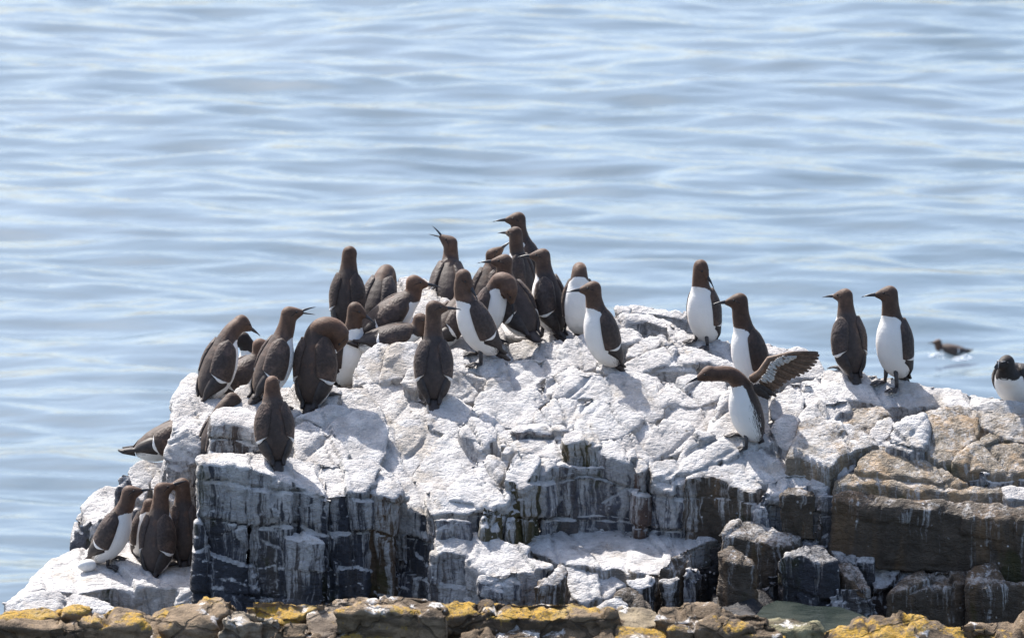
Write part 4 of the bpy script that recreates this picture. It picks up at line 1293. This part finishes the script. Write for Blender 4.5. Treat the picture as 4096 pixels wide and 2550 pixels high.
def primaries_mesh(po, side, droop=0.0, lift=0.0, length=1.0):
    nu, nv = 14, 6
    outer, inner = [], []
    for a in range(nu):
        u = a / (nu - 1)
        t = .38 - .48 * u * length
        half = R(34) * (1 - u) ** .55 + R(4)
        cen = R(82 - 50 * u + droop * 40 * u)
        ro, ri = [], []
        for b in range(nv):
            v = b / (nv - 1) * 2 - 1
            th = side * (cen + v * half)
            off = -.003 + .004 * (1 - v * v) + .016 * u + lift * (.3 + u)
            ro.append(po.surf(t, th, off))
            ri.append(po.surf(t, th, off - .006))
        outer.append(ro)
        inner.append(ri)
    v, f = grid_solid(outer, inner)
    return make_mesh('primary_feathers', v, f)


def tail_mesh(po, length=.062, lift=0.0):
    nu, nv = 7, 7
    ax = (po.P[0] - po.P[2]).normalized()
    dn = po.dor[0]
    ax = (ax + dn * lift).normalized()
    outer, inner = [], []
    for a in range(nu):
        u = a / (nu - 1)
        ro, ri = [], []
        for b in range(nv):
            v = b / (nv - 1) * 2 - 1
            reach = length * u * (1 - .22 * v * v)
            w = .024 * (1 - .15 * u) * v
            h = .010 * (1 - u) + .0035
            c = po.P[1] + ax * (reach - .004 + .012) + po.lat[0] * w + dn * (.006 - .007 * v * v)
            ro.append(c + dn * h)
            ri.append(c - dn * h)
        outer.append(ro)
        inner.append(ri)
    v, f = grid_solid(outer, inner)
    return make_mesh('tail', v, f)


def bill_mesh(po, side, upv, gape=0.0, razor=False):
    L = .066 if not razor else .040
    hd = po.hd
    base = po.head + hd * .049 + upv * (-.0025)
    v, f = [], []
    n = 10
    for part in (1, -1):
        rot = R(gape * (.55 if part > 0 else -.75))
        dirp = hd * math.cos(rot) + upv * math.sin(rot)
        upp = upv * math.cos(rot) - hd * math.sin(rot)
        rings = []
        for a in range(9):
            u = a / 8
            w = (.0062 if not razor else .0060) * (1 - u) ** .75 + .0006
            hgt = ((.0088 if part > 0 else .0068) if not razor else (.0150 if part > 0 else .0110)) * (1 - u ** (1.35 if not razor else 2.6)) ** .8 + .0007
            curve = -.010 * u * u * (1 if part > 0 else .55) if not razor else -.006 * u * u
            lf = L * u * (1 if part > 0 else .955)
            c = base + dirp * (lf - .008) + upp * curve
            ring = []
            for k in range(n):
                an = math.pi * k / (n - 1)
                ring.append(c + side * (w * math.cos(an)) + upp * (part * hgt * math.sin(an)))
            rings.append(ring)
        vv, ff = ring_mesh(rings)
        k0 = len(v)
        v += vv
        f += [tuple(i + k0 for i in q) for q in ff]
    return make_mesh('bill', v, f)


def ball_mesh(name, c, r, sc=(1, 1, 1), seg=10):
    bm = bmesh.new()
    bmesh.ops.create_uvsphere(bm, u_segments=seg, v_segments=max(5, seg // 2 + 1), radius=r)
    for q in bm.verts:
        q.co = Vector((q.co.x * sc[0], q.co.y * sc[1], q.co.z * sc[2])) + Vector(c)
    me = bpy.data.meshes.new(name)
    bm.to_mesh(me)
    bm.free()
    shade_smooth(me)
    return me


def tube(pts, rads, n=7):
    rings = []
    for i, p in enumerate(pts):
        t = (pts[min(i + 1, len(pts) - 1)] - pts[max(0, i - 1)]).normalized()
        a = t.cross(Vector((0.12, 0.2, 1)))
        if a.length < .05:
            a = t.cross(Vector((1, 0, 0)))
        a.normalize()
        b = t.cross(a)
        rings.append([p + (a * math.cos(2 * math.pi * k / n) + b * math.sin(2 * math.pi * k / n)) * rads[i] for k in range(n)])
    return ring_mesh(rings)


def foot_mesh(hip, ground, fwd, splay):
    """short leg from hip down to the ground point, three toes and the web between them"""
    v, f = tube([hip, hip.lerp(ground, .55) - fwd * .010, ground + Vector((0, 0, .007)) - fwd * .014], [.011, .008, .0065])
    up = Vector((0, 0, 1))
    sd = up.cross(fwd).normalized()
    heel = ground + Vector((0, 0, .006)) - fwd * .014
    tips = []
    for a, ln in ((-24, .060), (0, .070), (24, .060)):
        dirt = fwd * math.cos(R(a + splay)) + sd * math.sin(R(a + splay))
        mid = heel + dirt * (ln * .5) + up * .005
        tip = heel + dirt * ln - up * .004
        tips.append((mid, tip))
        vv, ff = tube([heel, mid, tip], [.0062, .0052, .0022], 6)
        k = len(v)
        v += vv
        f += [tuple(i + k for i in q) for q in ff]
    for i in (0, 1):
        a, b = tips[i], tips[i + 1]
        wb = (a[1] + b[1]) / 2 * .8 + heel * .2
        quad = [heel, a[0], a[1], wb, b[1], b[0]]
        k = len(v)
        v += [p + up * .0015 for p in quad] + [p - up * .002 for p in quad]
        f += [tuple(k + i for i in range(6)), tuple(k + 6 + i for i in range(6))[::-1]]
        f += [(k + i, k + (i + 1) % 6, k + 6 + (i + 1) % 6, k + 6 + i) for i in range(6)]
    return make_mesh('foot', v, f)


BIRDS = []


def bird(label, px, py, heading, pose, scale=1.0, y=None, kind='guillemot', group='guillemots on the rock', feet=True, gape=0, wings=True, droop=0.0, lift=0.0, tail=None, sink=0.0, prim=1.0, tail_lift=0.25, water=False):
    BIRDS.append(dict(label=label, px=px, py=py, heading=R(heading), pose=pose, scale=scale, y=y, kind=kind, group=group, feet=feet, gape=gape, wings=wings, droop=droop, lift=lift, sink=sink, prim=prim, tail_lift=tail_lift, water=water))


STAND = dict(bp=70, np=84, nl=.070)
# -- left group
bird('guillemot leaning far forward with lowered bill, at the left edge of the upper rock', 850, 1605, 38, Pose(bp=64, np=40, nl=.080, hp=-28, bow=.010), 1.08, y=0.86)
bird('razorbill with white-lined bill half hidden behind the leaning guillemot', 1042, 1622, 205, Pose(bp=72, np=62, nl=.05, hp=-20, hy=-20), 1.0, y=1.45, kind='razorbill', group='razorbills')
bird('guillemot sitting low between the leaning bird and the bird with open bill', 905, 1592, 20, Pose(bp=34, ta=.35, ha=.062, np=78, nl=.058, hp=4, hy=-12), 1.0, y=1.02)
bird('guillemot with raised wide-open bill pointing right, left of the preening bird', 1065, 1592, 28, Pose(bp=64, np=74, nl=.082, hp=12, hy=-12), 1.07, gape=26)
bird('big guillemot seen from behind preening its breast with head curled down right', 1252, 1638, 66, Pose(bp=78, neck=[(.010, -.022, .022), (.026, -.056, .018), (.036, -.076, -.014)], hy=150, hp=-58, nr=.041, fat=1.05), 1.16)
bird('white-breasted guillemot facing right behind the preening bird', 1385, 1543, -48, Pose(bp=74, np=84, nl=.078, hp=-26, hy=30), 1.02)
bird('guillemot seen from behind on the front edge of the dark wall', 1102, 1856, 104, Pose(bp=72, np=84, nl=.064, hp=-4, hy=-14, fat=1.06), 1.0)
bird('guillemot seen from behind tucking its bill down on its right breast', 1385, 1322, 78, Pose(bp=74, np=82, nl=.074, hp=-72, hy=-72), 1.0, y=1.41)
bird('hunched headless-looking guillemot beside the back of a bird tucking its bill', 1500, 1320, 70, Pose(bp=50, neck=[(.03, 0, .015), (.058, 0, -.005), (.07, 0, -.04)], hy=0, hp=-70), 1.0, y=1.55)
bird('guillemot sitting with head up above the lying bird, white bar on hanging wing', 1510, 1355, 12, Pose(bp=36, ta=.35, ha=.062, np=78, nl=.058, hp=-4, hy=-10, fat=1.05), 1.08, y=1.35, droop=.5)
bird('guillemot lying flat on the crest with head raised and short-looking bill', 1535, 1402, 8, Pose(bp=12, ta=.45, ha=.052, np=64, nl=.050, hp=-2, hy=-35), .98, y=1.21, feet=False)
bird('tall guillemot seen from behind with stretched neck and bill to the right', 1735, 1605, 92, Pose(bp=73, np=86, nl=.112, hp=2, hy=-86), 1.05)
bird('guillemot at the back calling upward to the left with bill wide open', 1790, 1222, 84, Pose(bp=42, ta=.4, ha=.07, np=86, nl=.078, hp=40, hy=86), 1.0, y=1.90, gape=34, droop=.5, lift=.01)
bird('guillemot whose head alone shows, bill pointing up to the right, in the crowd', 1930, 1290, 60, Pose(bp=60, np=86, nl=.05, hp=42, hy=-52), .98, y=1.88)
bird('guillemot with large bill to the left sitting in the middle of the crowd', 2090, 1352, 128, Pose(bp=50, np=88, nl=.075, hp=4, hy=52, fat=1.05), 1.06, y=1.38, droop=.4)
bird('guillemot lying low with round head turned away, left of the crowd', 1770, 1368, 55, Pose(bp=34, ta=.42, ha=.056, np=72, nl=.05, hp=-30, hy=10), 1.04, y=1.31, feet=False)
bird('guillemot with white breast stepping left, head bent back over its shoulder', 1945, 1440, 196, Pose(bp=60, np=84, nl=.086, hp=-46, hy=132), 1.08)
bird('guillemot curling its neck down to preen behind the stepping bird', 1930, 1362, -30, Pose(bp=66, neck=[(.020, 0, .022), (.050, 0, .018), (.064, 0, -.016)], hy=0, hp=-75, nr=.040), 1.0, y=1.38)
bird('topmost guillemot of the crowd looking left with white breast', 2135, 1180, 196, Pose(bp=70, np=84, nl=.080, hp=2, hy=-8), 1.02, y=1.96)
bird('slim guillemot seen from behind just under the topmost bird', 2100, 1222, 142, Pose(bp=74, np=86, nl=.085, hp=0, hy=0, fat=.9), .92, y=1.77)
bird('guillemot in back view with thin bill left, white flank along its left side', 2215, 1358, 144, Pose(bp=74, np=84, nl=.072, hp=2, hy=30), 1.02)
bird('guillemot showing a pale headless front, neck turned back, behind the crowd', 2318, 1338, 268, Pose(bp=76, neck=[(-.012, 0, .030), (-.040, 0, .038), (-.068, 0, .022)], hy=180, hp=-40), .98, y=1.41)
bird('upright guillemot in side view facing left at the right end of the crowd', 2436, 1487, 202, Pose(bp=70, np=84, nl=.072, hp=0, hy=-14), 1.06)
# -- right half
bird('white-fronted guillemot on the far crest looking down to the right', 2826, 1346, 236, Pose(bp=74, np=86, nl=.085, hp=-45, hy=88), 1.0, sink=.02)
bird('guillemot with long neck facing left, standing behind the open-winged bird', 3028, 1500, 200, Pose(bp=70, np=82, nl=.098, hp=0, hy=-14), 1.08)
OPEN = Pose(bp=72, np=20, nl=.145, hp=-16, hy=-4)
bird('guillemot bowing left with one wing spread up and back', 3010, 1786, 200, OPEN, 1.0, wings=False)
bird('guillemot seen from behind with head turned half left, on the right-hand rock', 3405, 1513, 114, Pose(bp=74, np=84, nl=.074, hp=-2, hy=36), 1.0)
bird('guillemot with white front facing left at the right end of the standing birds', 3592, 1522, 226, Pose(bp=76, np=84, nl=.084, hp=0, hy=-44), 1.08)
bird('razorbill lying on the rock at the right edge of the picture', 4066, 1592, 246, Pose(bp=20, ta=.55, ha=.068, np=82, nl=.040, hp=4, hy=-14, fat=1.15), 1.12, y=0.76, kind='razorbill', group='razorbills', feet=False)
# -- lower left ledge
bird('guillemot on the lower ledge leaning right with white belly and dark tail', 412, 2262, -14, Pose(bp=58, np=72, nl=.074, hp=16, hy=6), 1.0)
bird('darkest guillemot in the middle of the lower ledge, bill raised to the right', 622, 2304, 62, Pose(bp=78, np=80, nl=.078, hp=24, hy=-46), 1.02)
bird('brown guillemot against the dark wall on the lower ledge, bill to the left', 735, 2254, 96, Pose(bp=78, np=86, nl=.074, hp=-2, hy=82), .95)
bird('guillemot mostly hidden between the two front birds of the lower ledge', 575, 2236, 300, Pose(bp=70, np=80, nl=.03, hp=-10, hy=30), .86, y=0.46)
bird('guillemot stooping behind the white pillar with pointed tail to the left', 640, 1846, 8, Pose(bp=24, ta=.42, ha=.085, np=52, nl=.07, hp=-10), 1.08, y=1.02, droop=.3, prim=1.15)
bird('guillemot squeezed between the white pillar and the dark block, back curved', 838, 1905, 30, Pose(bp=72, np=50, nl=.08, hp=-20), 1.0, y=0.55)
# -- on the water
bird('blurred guillemot swimming on the sea right of the standing birds', 3812, 1420, 182, Pose(bp=8, ta=.5, ha=.048, np=78, nl=.055, hp=0), 1.0, group=None, feet=False, water=True, wings=True)



jobs = []
for b in BIRDS:
    me, b['side'], b['upv'] = body_raw(b['pose'])
    jobs.append((me, 0.0042))
for b, me in zip(BIRDS, remesh_all(jobs)):
    b['body'] = me

DOWN = Vector((0, 0, -1))
for b in BIRDS:
    po, sc = b['pose'], b['scale']
    if b['water']:
        d = ray(b['px'], b['py'])
        loc = CAM + d * ((SEA_Z + .03 - CAM.z) / d.z)
    elif b['y'] is None:
        d = ray(b['px'], b['py']).normalized()
        hit = BVH.ray_cast(CAM, d)
        k = 0
        while hit[0] is None and k < 12:
            k += 1
            hit = BVH.ray_cast(CAM, ray(b['px'], b['py'] + 7 * k).normalized())
        loc = hit[0] if hit[0] is not None else at(b['px'], b['py'], .6)
        # stand on the surface just behind the sight line rather than on a steep face
        h2 = BVH.ray_cast(loc + Vector((0, .02, .10)), DOWN)
        if h2[0] is not None and abs(h2[0].z - loc.z) < .06:
            loc = h2[0]
    else:
        loc = at(b['px'], b['py'], b['y'])
    loc = loc - Vector((0, 0, b['sink']))
    root = empty(b['kind'], loc, b['heading'])
    root.scale = (sc, sc, sc)
    root['label'], root['category'] = b['label'], 'bird'
    if b['group']:
        root['group'] = b['group']
    b['root'] = root
    rz = b['kind'] == 'razorbill'
    rnd = random.Random(b['label'])
    lum, wrm = rnd.uniform(.82, 1.25), rnd.uniform(.94, 1.08)
    fcol = (lum * wrm, lum, lum / wrm, 1)
    finish_body(b['body'], po, rz)
    link('body', b['body'], M_RBODY if rz else M_BODY, root).color = fcol
    if b['wings']:
        for s_ in (1, -1):
            w = link('wing', wing_mesh(po, s_, b['droop'], b['lift']), M_RWING if rz else M_WING, root)
            w.color = fcol
            link('primary_feathers', primaries_mesh(po, s_, b['droop'], b['lift'], b['prim']), M_PRIM, w)
    link('tail', tail_mesh(po, lift=b['tail_lift']), M_PRIM, root)
    bl = link('bill', bill_mesh(po, b['side'], b['upv'], b['gape'], rz), M_BILL, root)
    if rz:
        v, f = [], []
        for s_ in (1, -1):
            for off, hh in ((.012, .016), (.0, .006)):
                c = po.head + po.hd * (.050 + off) + b['side'] * (s_ * .0062)
                a_, z_ = (b['upv'] * (hh * .7), b['upv'] * (-hh * .6)) if off else (b['upv'] * .012 - po.hd * .004, b['upv'] * .014 - po.hd * .018 + b['side'] * (s_ * .010))
                vv, ff = tube([c + a_, c + (a_ + z_) / 2, c + z_], [.0009, .0012, .0009], 5)
                k = len(v)
                v += vv
                f += [tuple(i + k for i in q) for q in ff]
        link('white_bill_line', make_mesh('white_bill_line', v, f), M_WHITE, bl)
    for s_ in (1, -1):
        c = po.head + po.hd * .0235 + b['upv'] * .0075 + b['side'] * (s_ * .0220)
        link('eye', ball_mesh('eye', c, .0045), M_EYE, root)
        if not rz:
            q = [po.head + po.hd * .018 + b['upv'] * .006 + b['side'] * (s_ * .0262), po.head + po.hd * .004 + b['upv'] * .001 + b['side'] * (s_ * .0288), po.head - po.hd * .010 - b['upv'] * .010 + b['side'] * (s_ * .0285)]
            v, f = tube(q, [.0010, .0012, .0006], 5)
            link('eye_line', make_mesh('eye_line', v, f), M_EYE, root)
    if b['feet']:
        ch, sh = math.cos(b['heading']), math.sin(b['heading'])
        for s_ in (1, -1):
            hip = po.surf(po.ta - .06, s_ * R(150), -.016)
            gx, gy = hip.x + .012, hip.y + s_ * .006
            wp = loc + Vector((ch * gx - sh * gy, sh * gx + ch * gy, 0)) * sc
            hit = BVH.ray_cast(wp + Vector((0, 0, .12)), DOWN)
            gz = 0.0
            if hit[0] is None or (loc.z - hit[0].z) / sc > .045:
                continue
            if hit[0] is not None and abs(hit[0].z - loc.z) < .07:
                gz = (hit[0].z - loc.z) / sc
            link('foot', foot_mesh(hip, Vector((gx, gy, gz)), Vector((1, 0, 0)), s_ * 14), M_FOOT, root)


# ---------------------------------------------------------------- the spread wing of the bowing bird
def spread_wing():
    b = [q for q in BIRDS if 'one wing spread' in q['label']][0]
    root = b['root']
    bpy.context.view_layer.update()
    inv = root.matrix_world.inverted()
    y0 = root.location.y

    def W(u, v, dy):
        x, y = full('C4', u, v)
        return inv @ at(x, y, y0 + dy)
    sh, el, wr, ha, tip = W(690, 950, -.03), W(745, 905, -.06), W(800, 815, -.08), W(950, 775, -.09), W(1060, 764, -.09)
    v, f = tube([sh, el, wr, ha, tip], [.020, .016, .013, .008, .003], 8)
    arm = link('wing', make_mesh('wing', v, f), M_BRIM, root)

    def feather(base, tip, width, mat, name, back=.0):
        n = 8
        ax = tip - base
        view = (inv.to_3x3() @ Vector((0, 1, 0.12))).normalized()
        side = ax.cross(view).normalized()
        outer, inner = [], []
        for i in range(n):
            u = i / (n - 1)
            w = width * min(1, .55 + u) * (1 - max(0, u - .72) ** 2 * 9) ** .5
            c = base + ax * u + view * (back + .012 * u * u)
            outer.append([c + side * (w * k) - view * (.0022 * (1 - abs(k))) for k in (-1, -.4, 0, .4, 1)])
            inner.append([c + side * (w * k) + view * (.0018 - .0012 * abs(k)) for k in (-1, -.4, 0, .4, 1)])
        vv, ff = grid_solid(outer, inner)
        return link(name, make_mesh(name, vv, ff), mat, arm)
    # flight feathers: roots along hand and arm, tips along the trailing edge
    tips = [(1132, 782), (1140, 800), (1134, 822), (1124, 846), (1108, 868), (1088, 890), (1066, 908), (1040, 924), (1010, 938), (978, 950), (948, 964), (920, 984), (894, 1006), (868, 1026), (842, 1042), (818, 1056)]
    roots = [(990, 775), (965, 782), (940, 790), (915, 798), (893, 806), (872, 814), (852, 822), (834, 832), (818, 845), (804, 862), (792, 880), (782, 900), (772, 920), (762, 938), (750, 955), (738, 968)]
    for i, (t, r_) in enumerate(zip(tips, roots)):
        feather(W(r_[0], r_[1], -.085), W(t[0], t[1], -.085 + .003 * i), .0088 if i < 9 else .0112, M_BRIM if i % 2 else M_BRIM2, 'flight_feather', back=.003 + .0012 * (i % 2) + .0009 * i)
    # white underwing coverts
    ct = [(985, 815), (950, 835), (915, 850), (885, 872), (862, 900), (848, 930), (836, 960), (815, 985)]
    cr = [(900, 790), (870, 800), (842, 815), (820, 832), (802, 858), (786, 885), (768, 915), (745, 945)]
    rnd = random.Random(4)
    for rank in range(3):
        for i in range(len(ct) * 2 - 1):
            k, fr = i // 2, (i % 2) * .5
            k2 = min(k + 1, len(ct) - 1)
            t = [ct[k][q] * (1 - fr) + ct[k2][q] * fr + rnd.uniform(-9, 9) for q in (0, 1)]
            r_ = [cr[k][q] * (1 - fr) + cr[k2][q] * fr + rnd.uniform(-5, 5) for q in (0, 1)]
            f0, f1 = (rank * .25, .5 + rank * .22)
            p0 = [r_[q] + (t[q] - r_[q]) * f0 for q in (0, 1)]
            p1 = [r_[q] + (t[q] - r_[q]) * f1 for q in (0, 1)]
            mt = M_LINING if rnd.random() > (.08, .12, .32)[rank] else M_BRIM
            feather(W(p0[0], p0[1], -.095), W(p1[0], p1[1], -.095), rnd.uniform(.0055, .0075), mt, 'underwing_covert', back=-.006 + .002 * rank)
    # dark feathers hanging from the armpit
    for t, r_ in (((800, 1088), (710, 990)), ((775, 1078), (700, 985)), ((825, 1060), (720, 985)), ((750, 1068), (695, 990))):
        feather(W(r_[0], r_[1], -.07), W(t[0], t[1], -.07), .012, M_PRIM, 'axillary_feather')
    # the other wing, half lifted behind the back
    po = b['pose']
    w = link('wing', wing_mesh(po, -1, 0, .015), M_WING, root)
    link('primary_feathers', primaries_mesh(po, -1, 0, .02), M_PRIM, w)


spread_wing()


# splashes of white water beside the swimming bird
def foam(label, px, py, s):
    d = ray(px, py)
    c = CAM + d * ((SEA_Z + .04 - CAM.z) / d.z)
    rnd = random.Random(px)
    bm = bmesh.new()
    for k in range(16):
        m = Matrix.Translation(c + Vector((rnd.gauss(0, .10), rnd.gauss(0, .12), rnd.uniform(0, .05))) * s) @ Matrix.Diagonal((rnd.uniform(.02, .06) * s, rnd.uniform(.02, .05) * s, rnd.uniform(.008, .025) * s, 1))
        bmesh.ops.create_icosphere(bm, subdivisions=2, radius=1.0, matrix=m)
    me = bpy.data.meshes.new('splash')
    bm.to_mesh(me)
    bm.free()
    shade_smooth(me)
    o = link('splash', me, M_FOAM)
    o['kind'] = 'stuff'
    o['label'], o['category'] = label, 'splash'


M_FOAM = plain('white_water', (0.62, 0.66, 0.7), 0.3, 0.5, 0.1)
foam('white splash of water in front of the swimming bird', 3742, 1424, .42)
foam('white splash of water at the tail of the swimming bird', 3838, 1440, .45)


# pale egg on the lower ledge
def egg():
    c = at(346, 2196, .26)
    hit = BVH.ray_cast(c + Vector((0, 0, .1)), DOWN)
    z = hit[0].z if hit[0] is not None else c.z - .026
    n = 18
    rings = []
    for i in range(13):
        u = i / 12
        a = math.pi * u
        r = .0255 * math.sin(a) ** .92 * (1 - .16 * math.cos(a)) if 0 < i < 12 else .0008
        rings.append([Vector((-.040 * math.cos(a), r * math.cos(2 * math.pi * k / n), r * math.sin(2 * math.pi * k / n) + .024)) for k in range(n)])
    v, f = ring_mesh(rings)
    o = link('egg', make_mesh('egg', v, f), M_WHITE)
    o.location = (c.x, c.y, z)
    o.rotation_euler = (0, 0, R(25))
    o['label'], o['category'] = 'smooth white egg on the lower ledge behind the tail of the leaning bird', 'egg'


egg()
